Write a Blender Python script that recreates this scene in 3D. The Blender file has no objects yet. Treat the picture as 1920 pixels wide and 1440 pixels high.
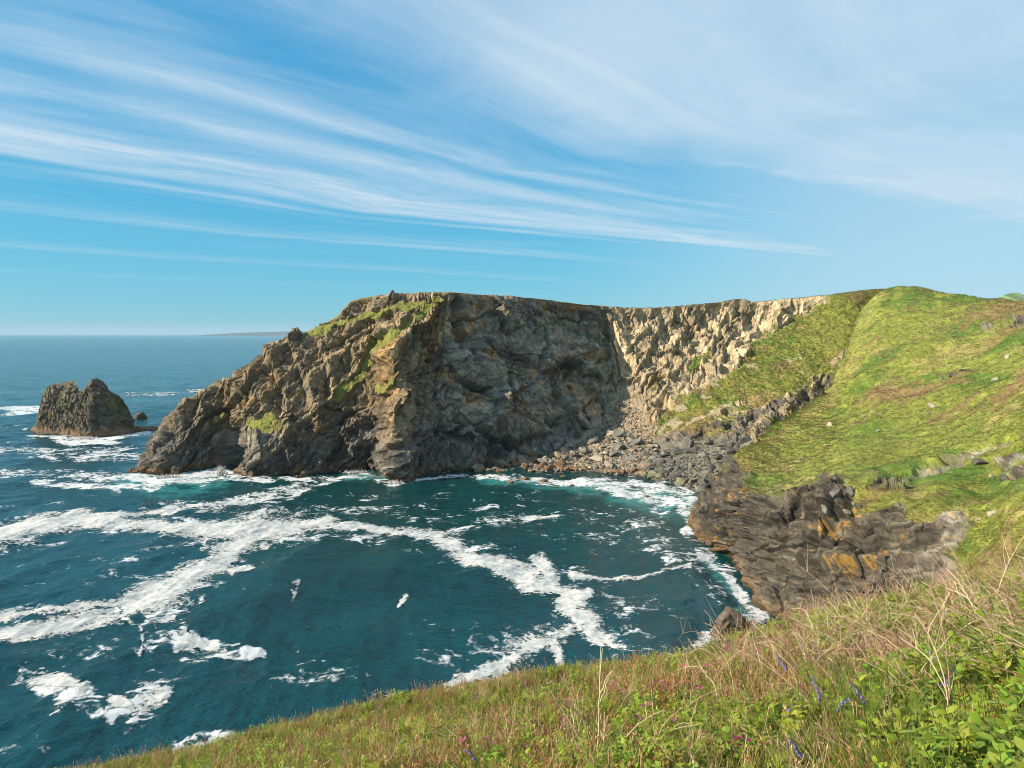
import bpy, math, random, time
import numpy as np
from mathutils import Vector
T0 = time.time()
random.seed(7)
RNG = np.random.default_rng(11)
sc = bpy.context.scene
COL = sc.collection

# ------------------------------------------------------------------ camera
F = 1450.0            # focal length in photo pixels (1920 wide)
HZ = 626.0            # horizon row
CAMZ = 60.0           # eye height above the sea
cam_d = bpy.data.cameras.new('camera')
cam = bpy.data.objects.new('camera', cam_d); COL.objects.link(cam)
cam.location = (0, 0, CAMZ); cam.rotation_euler = (math.radians(90), 0, 0)
cam_d.sensor_width = 36; cam_d.lens = F / 1920 * 36
cam_d.shift_y = (HZ - 720) / 1920
cam_d.clip_start = 0.1; cam_d.clip_end = 150000
sc.camera = cam

# ------------------------------------------------------------------ light
SUN_EL = math.radians(29)
SUN_AZ = (-0.955, -0.295)                     # horizontal direction towards the sun: left and a little behind
sun_d = bpy.data.lights.new('sun', 'SUN')
sun = bpy.data.objects.new('sun', sun_d); COL.objects.link(sun)
sdir = Vector((SUN_AZ[0] * math.cos(SUN_EL), SUN_AZ[1] * math.cos(SUN_EL), math.sin(SUN_EL)))
sun.rotation_euler = sdir.to_track_quat('Z', 'Y').to_euler()
sun_d.energy = 5.0; sun_d.angle = math.radians(0.53); sun_d.color = (1.0, 0.86, 0.66)
SKY_STRENGTH = 0.12
sc.view_settings.view_transform = 'Standard'
sc.view_settings.look = 'None'
sc.view_settings.exposure = 0.90
sc.view_settings.gamma = 1.0
sc.view_settings.use_curve_mapping = False
sc.cycles.filter_width = 1.0
sc.cycles.use_adaptive_sampling = False
sc.cycles.max_bounces = 6
sc.cycles.diffuse_bounces = 3
sc.cycles.glossy_bounces = 3
sc.cycles.transparent_max_bounces = 8

# ------------------------------------------------------------------ node helper
class NT:
    def __init__(self, tree):
        self.t = tree; self.n = tree.nodes; self.l = tree.links
    def add(self, typ, ins=None, **kw):
        nd = self.n.new(typ)
        for k, v in kw.items(): setattr(nd, k, v)
        for k, v in (ins or {}).items(): self.set(nd, k, v)
        return nd
    def set(self, nd, k, v):
        s = nd.inputs[k]
        if hasattr(v, 'is_output'): self.l.new(v, s)
        else: s.default_value = v
    def math(self, op, a, b=0.0, c=None, clamp=False):
        nd = self.n.new('ShaderNodeMath'); nd.operation = op; nd.use_clamp = clamp
        self.set(nd, 0, a); self.set(nd, 1, b)
        if c is not None: self.set(nd, 2, c)
        return nd.outputs[0]
    def vmath(self, op, a, b=None, out=0):
        nd = self.n.new('ShaderNodeVectorMath'); nd.operation = op
        self.set(nd, 0, a)
        if b is not None: self.set(nd, 1, b)
        return nd.outputs[out]
    def mix(self, f, a, b, mode='MIX'):
        nd = self.n.new('ShaderNodeMix'); nd.data_type = 'RGBA'; nd.blend_type = mode
        self.set(nd, 0, f); self.set(nd, 6, a); self.set(nd, 7, b)
        return nd.outputs[2]
    def sstep(self, x, lo, hi):
        nd = self.n.new('ShaderNodeMapRange'); nd.interpolation_type = 'SMOOTHSTEP'
        self.set(nd, 0, x); self.set(nd, 1, lo); self.set(nd, 2, hi); self.set(nd, 3, 0.0); self.set(nd, 4, 1.0)
        return nd.outputs[0]
    def noise(self, vec, scale, detail=4.0, rough=0.55, dist=0.0, out='Fac'):
        nd = self.add('ShaderNodeTexNoise', {'Vector': vec, 'Scale': scale, 'Detail': detail, 'Roughness': rough, 'Distortion': dist})
        return nd.outputs[out]

# ------------------------------------------------------------------ sky: Nishita air with cirrus streaks
world = bpy.data.worlds.new('World'); sc.world = world; world.use_nodes = True
W = NT(world.node_tree); W.n.clear()
sky = W.add('ShaderNodeTexSky', sky_type='NISHITA', sun_disc=False)
sky.sun_elevation = SUN_EL
sky.sun_rotation = math.atan2(SUN_AZ[0], SUN_AZ[1])
sky.altitude = 0; sky.air_density = 1.0; sky.dust_density = 0.25; sky.ozone_density = 2.2
tc = W.add('ShaderNodeTexCoord')
D = W.vmath('NORMALIZE', tc.outputs['Generated'])
sx = W.add('ShaderNodeSeparateXYZ', {0: D})
zc = W.math('MAXIMUM', sx.outputs[2], 0.0)
zz = W.math('ADD', zc, 0.035)
cx = W.math('DIVIDE', sx.outputs[0], zz); cy = W.math('DIVIDE', sx.outputs[1], zz)
cp = W.add('ShaderNodeCombineXYZ', {0: cx, 1: cy, 2: 0.0}).outputs[0]      # point on the cloud deck
# bend the deck so that the streaks fan out, then turn to along/across
wob = W.noise(cp, 0.20, 2.0, 0.45, out='Color')
wob = W.vmath('SCALE', W.vmath('SUBTRACT', wob, (0.5, 0.5, 0.5)), None); wob.node.inputs['Scale'].default_value = 0.7
cpw = W.vmath('ADD', cp, wob)
CA = math.radians(43)
along = W.vmath('DOT_PRODUCT', cpw, (math.sin(CA), math.cos(CA), 0), out=1)
across = W.vmath('DOT_PRODUCT', cpw, (math.cos(CA), -math.sin(CA), 0), out=1)
across = W.math('SUBTRACT', across, W.math('MULTIPLY', W.math('MAXIMUM', W.math('SUBTRACT', along, 3.0), 0.0), 0.30))   # streaks curve away downwind
def streak(sa, sc_, off, scale, detail, rough, dist):
    v = W.add('ShaderNodeCombineXYZ', {0: W.math('MULTIPLY', along, sa), 1: W.math('MULTIPLY', across, sc_), 2: off}).outputs[0]
    return W.noise(v, scale, detail, rough, dist)
s1 = streak(0.22, 1.0, 3.1, 0.9, 7.0, 0.58, 0.25)       # broad sheets
s2 = streak(0.20, 1.0, 8.7, 2.6, 8.0, 0.64, 0.7)       # fine combed fibres
s3 = W.noise(cpw, 0.55, 6.0, 0.6, 0.4)                  # thickness of the veil
soft_ac = W.math('ADD', across, W.math('MULTIPLY', W.math('SUBTRACT', s3, 0.5), 1.1))
def band(c0, wlo, whi, fade0, fade1, gain):
    g = W.math('SUBTRACT', W.math('ADD', across, W.math('MULTIPLY', W.math('SUBTRACT', s1, 0.5), 0.25)), c0)
    g = W.math('MULTIPLY', W.sstep(g, -wlo, 0.0), W.math('SUBTRACT', 1.0, W.sstep(g, 0.0, whi)))
    return W.math('MULTIPLY', W.math('MULTIPLY', g, W.sstep(along, fade0, fade1)), gain)
s4 = W.noise(W.add('ShaderNodeCombineXYZ', {0: W.math('ADD', W.math('MULTIPLY', along, 0.55), W.math('MULTIPLY', across, 0.35)), 1: W.math('MULTIPLY', across, 2.2), 2: 5.5}).outputs[0], 1.6, 7.0, 0.68, 0.5)   # torn wisps
fib = W.math('ADD', 0.40, W.math('ADD', W.math('MULTIPLY', W.sstep(s2, 0.28, 0.70), 0.36), W.math('MULTIPLY', W.sstep(s4, 0.30, 0.70), 0.52)))
lft = W.math('ADD', 0.30, W.math('MULTIPLY', W.sstep(sx.outputs[0], -0.45, 0.15), 0.70))
veil = W.math('MULTIPLY', W.math('MULTIPLY', lft, W.sstep(soft_ac, -2.55, -1.65)), W.math('ADD', 0.55, W.math('MULTIPLY', W.sstep(s3, 0.25, 0.75), 0.36)))
mid = W.math('MULTIPLY', W.math('MULTIPLY', W.sstep(across, -4.3, -3.6), W.sstep(s1, 0.38, 0.68)), 0.42)
bnd = band(-4.10, 0.22, 0.85, -3.0, 0.5, 0.85)
for bb in ((-4.42, 0.10, 0.16, 0.2, 1.5, 0.35), (-3.15, 0.16, 0.26, -3, 0, 0.42), (-2.78, 0.12, 0.22, -3, 0, 0.40), (-5.6, 0.18, 0.55, -1, 1, 0.34), (-7.4, 0.3, 0.5, -2, 2, 0.30), (-9.5, 0.3, 0.5, -2, 2, 0.22)): bnd = W.math('MAXIMUM', bnd, band(*bb))
bnd = W.math('MULTIPLY', bnd, fib)
cov = W.math('ADD', W.math('MAXIMUM', veil, W.math('MULTIPLY', mid, fib)), W.math('MULTIPLY', bnd, 0.8))
cov = W.math('ADD', cov, W.math('MULTIPLY', W.math('MULTIPLY', W.sstep(s2, 0.42, 0.72), W.sstep(across, -7.5, -4.2)), 0.19))
lowveil = W.math('MULTIPLY', W.sstep(sx.outputs[0], 0.0, 0.5), 0.55)                  # milky air over the land
cov = W.math('MULTIPLY', cov, W.sstep(sx.outputs[2], 0.015, 0.12))
cov = W.math('MAXIMUM', cov, lowveil)         # thin out towards the horizon
cov = W.math('MINIMUM', cov, 0.90)
# the camera's rendering of the air: each channel its own contrast
sr = W.add('ShaderNodeSeparateColor', {0: sky.outputs[0]})
skyc = W.add('ShaderNodeCombineColor', {0: W.math('MULTIPLY', sr.outputs[0], 0.168), 1: W.math('MULTIPLY', W.math('POWER', sr.outputs[1], 0.5), 1.06), 2: W.math('MULTIPLY', W.math('POWER', sr.outputs[2], 0.3), 2.02)}).outputs[0]
cloudc = W.add('ShaderNodeRGB'); cloudc.outputs[0].default_value = (2.75, 3.40, 3.95, 1)
skyf = W.mix(cov, skyc, cloudc.outputs[0])
bg = W.add('ShaderNodeBackground', {'Color': skyf, 'Strength': SKY_STRENGTH})
W.l.new(bg.outputs[0], W.add('ShaderNodeOutputWorld').inputs['Surface'])

# ------------------------------------------------------------------ numpy noise
def _h(ix, iy, iz, seed):
    h = (ix.astype(np.uint32) * np.uint32(374761393) + iy.astype(np.uint32) * np.uint32(668265263)
         + iz.astype(np.uint32) * np.uint32(2147483647 - 58) + np.uint32((seed * 974711 + 12345) & 0xffffffff))
    h = (h ^ (h >> np.uint32(13))) * np.uint32(1274126177)
    h = (h ^ (h >> np.uint32(16))) * np.uint32(2246822519)
    return h ^ (h >> np.uint32(15))
def _r(h): return (h & np.uint32(0xffffff)).astype(np.float32) / np.float32(0xffffff)
def vn(P, seed=0):
    """value noise in -1..1 (N,3)"""
    P = P.astype(np.float32); i = np.floor(P).astype(np.int64); f = (P - i).astype(np.float32)
    u = f * f * f * (f * (f * 6 - 15) + 10)
    out = np.zeros(len(P), np.float32)
    for dx in (0, 1):
        wx = u[:, 0] if dx else 1 - u[:, 0]
        for dy in (0, 1):
            wy = u[:, 1] if dy else 1 - u[:, 1]
            for dz in (0, 1):
                wz = u[:, 2] if dz else 1 - u[:, 2]
                h = _h(i[:, 0] + dx, i[:, 1] + dy, i[:, 2] + dz, seed)
                g = _r(h) * 2 - 1
                out += wx * wy * wz * g
    return out
def fbm(P, s, o=4, seed=0, gain=0.5):
    a, t, out = 1.0, 0.0, 0
    Q = P / s
    for k in range(o):
        out = out + a * vn(Q * (2.03 ** k) + 17.3 * k, seed + k * 13); t += a; a *= gain
    return out / t * 1.5
def ridged(P, s, o=4, seed=0):
    a, t, out = 1.0, 0.0, 0
    Q = P / s
    for k in range(o):
        out = out + a * (1 - np.abs(vn(Q * (2.07 ** k) + 9.1 * k, seed + k * 7)) * 1.6); t += a; a *= 0.5
    return out / t
def cells(P, seed=0):
    """nearest feature point: returns F1, F2, offset vector, hash of the cell"""
    i0 = np.floor(P).astype(np.int64); n = len(P)
    f1 = np.full(n, 9, np.float32); f2 = np.full(n, 9, np.float32)
    off = np.zeros((n, 3), np.float32); hid = np.zeros(n, np.uint32)
    for dx in (-1, 0, 1):
        for dy in (-1, 0, 1):
            for dz in (-1, 0, 1):
                c = i0 + np.array((dx, dy, dz))
                h = _h(c[:, 0], c[:, 1], c[:, 2], seed)
                j = np.stack([_r(h), _r(h * np.uint32(1664525) + np.uint32(1013904223)), _r(h * np.uint32(22695477) + np.uint32(1))], 1)
                o = (P - (c + j)).astype(np.float32)
                d = np.sqrt((o * o).sum(1))
                m = d < f1
                f2 = np.where(m, f1, np.minimum(f2, d))
                f1 = np.where(m, d, f1)
                off[m] = o[m]; hid[m] = h[m]
    return f1, f2, off, hid
def facet(P, size, seed, tilt=0.6):
    """blocky fractured relief in -1..1 of the block size: each block its own level and tilt, cracks between"""
    f1, f2, off, h = cells(P / size, seed)
    r = _r(h * np.uint32(2654435761)) - 0.5
    g = np.stack([_r(h * np.uint32(40503) + np.uint32(k * 7919)) - 0.5 for k in (1, 2, 3)], 1)
    crack = np.clip((f2 - f1) / 0.10, 0, 1)
    return r + (off * g).sum(1) * tilt * 2 - (1 - crack) * 0.22, crack
def sstep(x, a, b):
    t = np.clip((x - a) / (b - a), 0, 1); return t * t * (3 - 2 * t)
def lerp(a, b, t): return a + (b - a) * t
def cmix(c, col, w):
    return c * (1 - w[:, None]) + np.asarray(col, np.float32)[None, :] * w[:, None]

def saw_(u): u = u - np.floor(u); return np.where(u < 0.14, u / 0.14, 1 - (u - 0.14) / 0.86) - 0.5
def blocks(lay, tS, bS, th, ln, seed):
    """joint-bounded blocks within beds: random stand-out of each, distance to the nearest joint"""
    li = np.floor(lay / th).astype(np.int64); sh = _r(_h(li, li * 0, li * 0 + 3, seed)) * ln
    ti = (tS + sh) / ln; bi = (bS + sh * 1.7) / ln
    h = _h(li, np.floor(ti).astype(np.int64), np.floor(bi).astype(np.int64), seed + 1)
    r_ = _r(h) - 0.5; k1 = _r(h * np.uint32(40503)) - 0.5; k2 = _r(h * np.uint32(69069) + np.uint32(5)) - 0.5
    r_ = r_ + k1 * (ti - np.floor(ti) - 0.5) * 0.9 + k2 * (lay / th - li - 0.5) * 0.9
    e = np.minimum.reduce([np.abs(ti - np.round(ti)) * ln, np.abs(bi - np.round(bi)) * ln, np.abs(lay / th - np.round(lay / th)) * th])
    return r_, e
def crease(P, n, L, seed, rise=0.22, bend=0.35, warp=None):
    """flat ledge faces meeting in straight edges, each of its own height"""
    u = P @ (np.asarray(n, float) / np.linalg.norm(n)) / L + (fbm(P, L * 3.2, 2, seed) * bend if bend else 0)
    if warp is not None: u = u + warp / L
    i = np.floor(u); t = u - i; i = i.astype(np.int64)
    a0 = 0.35 + 0.65 * _r(_h(i, i * 0 + 7, i * 0, seed)); rs = rise * (0.6 + 0.9 * _r(_h(i, i * 0 + 9, i * 0, seed)))
    return np.where(t < rs, t / rs, 1 - (t - rs) / (1 - rs)) * a0 - 0.35, _r(_h(i, i * 0 + 11, i * 0, seed)) - 0.5
# distance helpers in the survey plane (photo bearing / dip coordinates of a fixed spot on the rock)
def poly_in(q, poly, soft):
    """soft membership of points q in polygon: positive distance inside / soft"""
    P = np.asarray(poly, np.float32); n = len(P); ins = np.zeros(len(q), bool); dm = np.full(len(q), 1e9, np.float32)
    for a, b in zip(P, np.roll(P, -1, 0)):
        e = b - a; w = q - a
        t = np.clip((w @ e) / (e @ e), 0, 1)
        dm = np.minimum(dm, np.hypot(w[:, 0] - t * e[0], w[:, 1] - t * e[1]))
        c = ((a[1] > q[:, 1]) != (b[1] > q[:, 1]))
        with np.errstate(divide='ignore', invalid='ignore'):
            xi = (b[0] - a[0]) * (q[:, 1] - a[1]) / (b[1] - a[1]) + a[0]
        ins ^= c & (q[:, 0] < xi)
    return np.where(ins, dm, -dm) / soft
def line_d(q, pts, ay=1.0):
    """points: (x, y, halfwidth); returns min over segments of dist/halfwidth"""
    out = np.full(len(q), 1e9, np.float32)
    P = np.asarray(pts, np.float32)
    for a, b in zip(P[:-1], P[1:]):
        e = (b - a)[:2] * (1, ay); w = (q - a[:2]) * (1, ay)
        t = np.clip((w @ e) / max(e @ e, 1e-6), 0, 1)
        d = np.hypot(w[:, 0] - t * e[0], w[:, 1] - t * e[1])
        out = np.minimum(out, d / (a[2] + (b[2] - a[2]) * t))
    return out

# ------------------------------------------------------------------ mesh helpers
def mesh_from(name, V, faces, col=None, attrs=None, smooth=True):
    """V (n,3); faces: (m,4) or (m,3) array"""
    me = bpy.data.meshes.new(name)
    V = np.ascontiguousarray(V, np.float32); faces = np.ascontiguousarray(faces, np.int32)
    k = faces.shape[1]
    me.vertices.add(len(V)); me.vertices.foreach_set('co', V.ravel())
    me.loops.add(faces.size); me.loops.foreach_set('vertex_index', faces.ravel())
    me.polygons.add(len(faces)); me.polygons.foreach_set('loop_start', np.arange(0, faces.size, k, dtype=np.int32))
    me.update(calc_edges=True); me.validate()
    me.polygons.foreach_set('use_smooth', np.full(len(me.polygons), smooth, bool))
    if col is not None:
        a = me.attributes.new('Col', 'FLOAT_COLOR', 'POINT')
        c = np.ones((len(V), 4), np.float32); c[:, :3] = np.clip(col, 0, 1); a.data.foreach_set('color', c.ravel())
    for an, av in (attrs or {}).items():
        a = me.attributes.new(an, 'FLOAT', 'POINT'); a.data.foreach_set('value', np.ascontiguousarray(av, np.float32))
    return me
def link(name, me, mat=None, parent=None, loc=None, **props):
    o = bpy.data.objects.new(name, me); COL.objects.link(o)
    if mat is not None and me is not None and not me.materials: me.materials.append(mat)
    if parent: o.parent = parent
    if loc is not None: o.location = loc
    for k, v in props.items(): o[k] = v
    return o
def grid_faces(nu, nv):
    i = np.arange(nu * nv).reshape(nu, nv)
    return np.stack([i[:-1, :-1], i[1:, :-1], i[1:, 1:], i[:-1, 1:]], -1).reshape(-1, 4)
def proj(P):
    """where a world point stands in the photo"""
    d = np.maximum(P[:, 1], 0.5)
    return np.stack([960 + P[:, 0] / d * F, HZ - (P[:, 2] - CAMZ) / d * F], 1).astype(np.float32)
def at(px, py, d):
    return ((px - 960) / F * d, d, CAMZ - (py - HZ) / F * d)
def sea_at(px, py):
    d = CAMZ * F / (py - HZ); return ((px - 960) / F * d, d, 0.0)
def pchip(x, Y, xi):
    """monotone cubic through (x, Y[..., k]) along axis 0"""
    x = np.asarray(x, float); Y = np.asarray(Y, float); h = np.diff(x); s = np.diff(Y, axis=0) / h[:, None]
    m = np.zeros_like(Y); m[0] = s[0]; m[-1] = s[-1]
    a, b = s[:-1], s[1:]; w1 = (2 * h[1:] + h[:-1])[:, None]; w2 = (h[1:] + 2 * h[:-1])[:, None]
    ok = (a * b) > 0
    with np.errstate(divide='ignore', invalid='ignore'):
        m[1:-1] = np.where(ok, (w1 + w2) / (w1 / a + w2 / b), 0)
    k = np.clip(np.searchsorted(x, xi, side='right') - 1, 0, len(x) - 2)
    t = ((xi - x[k]) / h[k])[:, None]; hk = h[k][:, None]
    return ((2 * t**3 - 3 * t**2 + 1) * Y[k] + (t**3 - 2 * t**2 + t) * hk * m[k]
            + (-2 * t**3 + 3 * t**2) * Y[k + 1] + (t**3 - t**2) * hk * m[k + 1])
def loft(cols, pxs, sub):
    """cols: [(bearing, [(z, dist) ...])] surveyed profiles; returns grid of points (nu, nv, 3)"""
    x = [c[0] for c in cols]; n = len(cols[0][1])
    Z = np.array([[p[0] for p in c[1]] for c in cols]); Dm = np.array([[p[1] for p in c[1]] for c in cols])
    Zi = pchip(x, Z, pxs); Di = pchip(x, Dm, pxs)
    v = np.concatenate([np.linspace(k, k + 1, sub[k], endpoint=False) for k in range(n - 1)] + [[n - 1.0]])
    Zv = pchip(np.arange(n), Zi.T, v).T; Dv = pchip(np.arange(n), Di.T, v).T
    X = (pxs[:, None] - 960) / F * Dv
    return np.stack([X, Dv, Zv], -1)
def normals(G):
    du = np.gradient(G, axis=0); dv = np.gradient(G, axis=1)
    n = np.cross(du, dv); n /= np.maximum(np.linalg.norm(n, axis=-1, keepdims=True), 1e-6)
    return n
def zz_(py, d): return CAMZ - (py - HZ) / F * d

# ------------------------------------------------------------------ materials
def rock_mat(name, bump=0.5, scale=1.0, rough=0.88):
    m = bpy.data.materials.new(name); m.use_nodes = True; N = NT(m.node_tree)
    b = N.n['Principled BSDF']
    a = N.add('ShaderNodeAttribute', attribute_name='Col')
    g = N.add('ShaderNodeNewGeometry')
    n1 = N.noise(g.outputs['Position'], 1.1 * scale, 6.0, 0.65)
    n2 = N.noise(g.outputs['Position'], 0.28 * scale, 4.0, 0.6)
    f = N.math('ADD', N.math('MULTIPLY', n1, 0.7), N.math('MULTIPLY', n2, 0.7))
    f = N.math('ADD', N.math('MULTIPLY', N.math('SUBTRACT', f, 0.7), 2.0), 1.0)
    f = N.math('MAXIMUM', f, 0.3)
    N.l.new(N.mix(1.0, a.outputs['Color'], N.add('ShaderNodeCombineXYZ', {0: f, 1: f, 2: f}).outputs[0], 'MULTIPLY'), b.inputs['Base Color'])
    b.inputs['Roughness'].default_value = rough
    b.inputs['Specular IOR Level'].default_value = 0.25
    bp = N.add('ShaderNodeBump', {'Strength': bump, 'Distance': 0.8 / scale, 'Height': n1})
    N.l.new(bp.outputs[0], b.inputs['Normal'])
    return m
def leaf_mat(name, var=0.25, transl=0.35, rough=0.6):
    m = bpy.data.materials.new(name); m.use_nodes = True; N = NT(m.node_tree); N.n.clear()
    a = N.add('ShaderNodeAttribute', attribute_name='Col')
    oi = N.add('ShaderNodeObjectInfo')
    r = oi.outputs['Random']
    hs = N.add('ShaderNodeHueSaturation', {'Hue': N.math('ADD', 0.5 - 0.03 * var / 0.25, N.math('MULTIPLY', r, 0.06 * var / 0.25)),
               'Saturation': 1.0, 'Value': N.math('ADD', 1 - var, N.math('MULTIPLY', N.math('FRACT', N.math('MULTIPLY', r, 7.31)), 2 * var)),
               'Color': a.outputs['Color']})
    p = N.add('ShaderNodeBsdfPrincipled', {'Base Color': hs.outputs[0], 'Roughness': rough, 'Specular IOR Level': 0.25})
    t = N.add('ShaderNodeBsdfTranslucent', {'Color': hs.outputs[0]})
    mx = N.add('ShaderNodeMixShader', {0: transl, 1: p.outputs[0], 2: t.outputs[0]})
    N.l.new(mx.outputs[0], N.add('ShaderNodeOutputMaterial').inputs[0])
    return m
M_CLIFF = rock_mat('cliff_rock', 0.6)
M_SLOPE = rock_mat('slope_rock_turf', 0.55, 1.3)
M_STACK = rock_mat('stack_rock', 0.6)
M_BOULDER = rock_mat('boulder_stone', 0.5, 1.6)
M_SOIL = rock_mat('foreground_soil', 0.6, 6.0, 0.95)
M_GRASS = leaf_mat('grass_blades', 0.28, 0.45)
M_TURF = leaf_mat('turf_blades', 0.13, 0.5)
M_FERN = leaf_mat('fern_leaf', 0.22, 0.40)
M_DEAD = leaf_mat('dead_stem', 0.30, 0.05, 0.8)
M_PETAL = leaf_mat('petal', 0.15, 0.35)

# ------------------------------------------------------------------ rock relief shared by the cliffs
def bed_frame(az, dip):
    az, dip = math.radians(az), math.radians(dip)
    n = np.array((math.sin(dip) * math.sin(az), math.sin(dip) * math.cos(az), math.cos(dip)))
    t = np.cross(n, (0.13, 0.31, 0.9)); t /= np.linalg.norm(t); b = np.cross(n, t)
    return np.stack([t, b, n], 0)
def rock_relief(P, bed, seed, big=1.0, flat=0.42, fine=1.0):
    wv = np.stack([fbm(P, 22, 3, seed + 50 + k) for k in range(3)], 1) * 4.5
    Q = (P + wv) @ bed.T
    Q = Q / np.array((1.7, 1.0, flat))
    large = (ridged(P, 34, 3, seed) - 0.45) * 7.0 * big + fbm(P, 13, 3, seed + 5) * 2.4 * big
    a, ca = facet(Q, 11.0, seed + 1); b, cb = facet(Q, 4.4, seed + 2); c, cc = facet(Q, 1.9, seed + 3)
    s = Q[:, 2] / 6.0 + fbm(P, 9, 2, seed + 8) * 0.5
    saw = (s - np.floor(s)) - 0.5
    d = large + a * 3.4 * big + b * 1.6 * fine + c * 0.5 * fine + saw * 0.9 * fine + fbm(P, 1.3, 3, seed + 9) * 0.25 * fine
    return d, (a, b, c, ca, cb, cc, Q)

# ================================================================== FAR HEADLAND, COVE AND FAR SLOPE
def prof(w, mids, sky, back):
    """profile along one bearing: under water, waterline, five levels, skyline, then the far side"""
    dw = CAMZ * F / (w - HZ)
    zs = zz_(sky[0], sky[1])
    return [(-6.0, dw - 3.0), (0.0, dw)] + [(zz_(p, d), d) for p, d in mids] + [(zs, sky[1])] + [(zs + b[1] if b[1] > -900 else -6.0, sky[1] + b[0]) for b in back]
def auto(w, sky, fr=((.10, .04), (.28, .16), (.50, .34), (.72, .56), (.90, .80))):
    dw = CAMZ * F / (w - HZ); zs = zz_(sky[0], sky[1])
    out = []
    for t, g in fr:
        d = dw + (sky[1] - dw) * g; z = zs * t
        out.append((HZ - (z - CAMZ) / d * F, d))
    return out
NARROW = ((8, -3), (30, -25), (60, -999))
MIDB = ((12, -2), (60, -14), (150, -999))
WIDE = ((15, -0.5), (90, -5), (330, -60))
def A(px, w, sky, mids=None, back=WIDE, fr=None):
    return (px, prof(w, mids or (auto(w, sky, fr) if fr else auto(w, sky)), sky, back))
CAVE = ((.10, .55), (.28, .62), (.42, .30), (.70, .55), (.90, .80))
colsA = [
    A(236, 884, (883.5, 338), back=((4, -.5), (8, -1), (14, -999))),
    A(262, 887, (866, 343), back=NARROW),
    A(285, 890, (822, 347), back=NARROW),
    A(302, 893, (793, 349), back=NARROW),
    A(330, 892, (764, 351), back=NARROW),
    A(378, 885, (736, 355), back=NARROW),
    A(410, 881, (723, 358), back=NARROW, fr=((.10, .30), (.28, .38), (.45, .36), (.70, .56), (.90, .80))),
    A(432, 882, (713, 360), back=NARROW, fr=CAVE),
    A(458, 896, (692, 362), back=NARROW, fr=((.10, .02), (.25, .10), (.45, .42), (.70, .60), (.90, .80))),
    A(520, 893, (652, 366), back=NARROW),
    A(575, 890, (623, 370), back=NARROW),
    A(625, 887, (597, 372), back=MIDB, fr=((.10, .10), (.28, .24), (.50, .38), (.72, .58), (.90, .82))),
    A(668, 882, (561, 374), back=MIDB, fr=((.10, .02), (.28, .10), (.50, .30), (.72, .55), (.92, .84))),
    A(700, 884, (555, 374), back=MIDB, fr=((.10, -.02), (.28, .08), (.50, .28), (.72, .52), (.92, .84))),
    A(738, 903, (551, 374), fr=((.10, .03), (.28, .14), (.50, .32), (.72, .54), (.92, .86))),
    A(775, 898, (549, 374), fr=((.10, .10), (.28, .32), (.50, .42), (.72, .56), (.92, .86))),
    A(810, 890, (547, 373), fr=((.10, .22), (.28, .42), (.50, .56), (.72, .66), (.92, .86))),
    A(842, 885, (547, 372), fr=((.10, .30), (.28, .46), (.50, .60), (.72, .72), (.92, .90))),
    A(880, 882, (551, 382), fr=((.08, .25), (.25, .42), (.50, .60), (.72, .78), (.92, .96))),
    A(940, 886, (555, 394), [(868, 352), (800, 366), (720, 375), (650, 382), (585, 391)]),
    A(1000, 884, (559, 406), [(868, 356), (800, 372), (720, 383), (650, 392), (590, 403)]),
    A(1060, 884, (566, 420), [(850, 366), (800, 382), (720, 396), (650, 406), (590, 417)]),
    A(1110, 887, (572, 430), [(822, 380), (780, 392), (710, 408), (650, 418), (595, 428)]),
    A(1150, 890, (575, 436), [(795, 390), (755, 400), (700, 414), (640, 425), (595, 434)]),
    A(1200, 894, (577, 438), [(815, 378), (770, 392), (710, 408), (650, 424), (600, 436)]),
    A(1250, 902, (575, 442), [(835, 362), (775, 385), (720, 404), (650, 424), (598, 439)]),
    A(1300, 921, (571, 446), [(825, 355), (765, 380), (700, 405), (640, 428), (590, 443)]),
    A(1350, 935, (566, 449), [(815, 350), (765, 376), (700, 404), (635, 430), (585, 446)]),
    A(1392, 945, (560, 450), [(810, 346), (765, 373), (700, 402), (640, 428), (585, 446)]),
    A(1410, 950, (566, 450), [(805, 346), (760, 373), (700, 402), (640, 428), (590, 447)]),
    A(1470, 960, (561, 448), [(780, 358), (740, 378), (690, 402), (640, 425), (590, 444)]),
    A(1545, 960, (554, 444), [(730, 385), (705, 392), (670, 405), (630, 420), (590, 436)]),
    A(1600, 960, (547, 442), [(740, 370), (700, 385), (665, 400), (620, 416), (585, 432)]),
    A(1655, 960, (542, 446), [(750, 365), (705, 382), (668, 398), (625, 415), (588, 434)]),
    A(1720, 960, (545, 452), [(760, 360), (710, 380), (670, 395), (630, 412), (590, 432)]),
]
pxA = np.concatenate([np.linspace(236, 1560, 880), np.linspace(1562, 1660, 66), np.linspace(1666, 1720, 8)])
subA = [3, 26, 36, 42, 42, 38, 26, 6, 6, 6]
GA = loft(colsA, pxA, subA)
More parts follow.
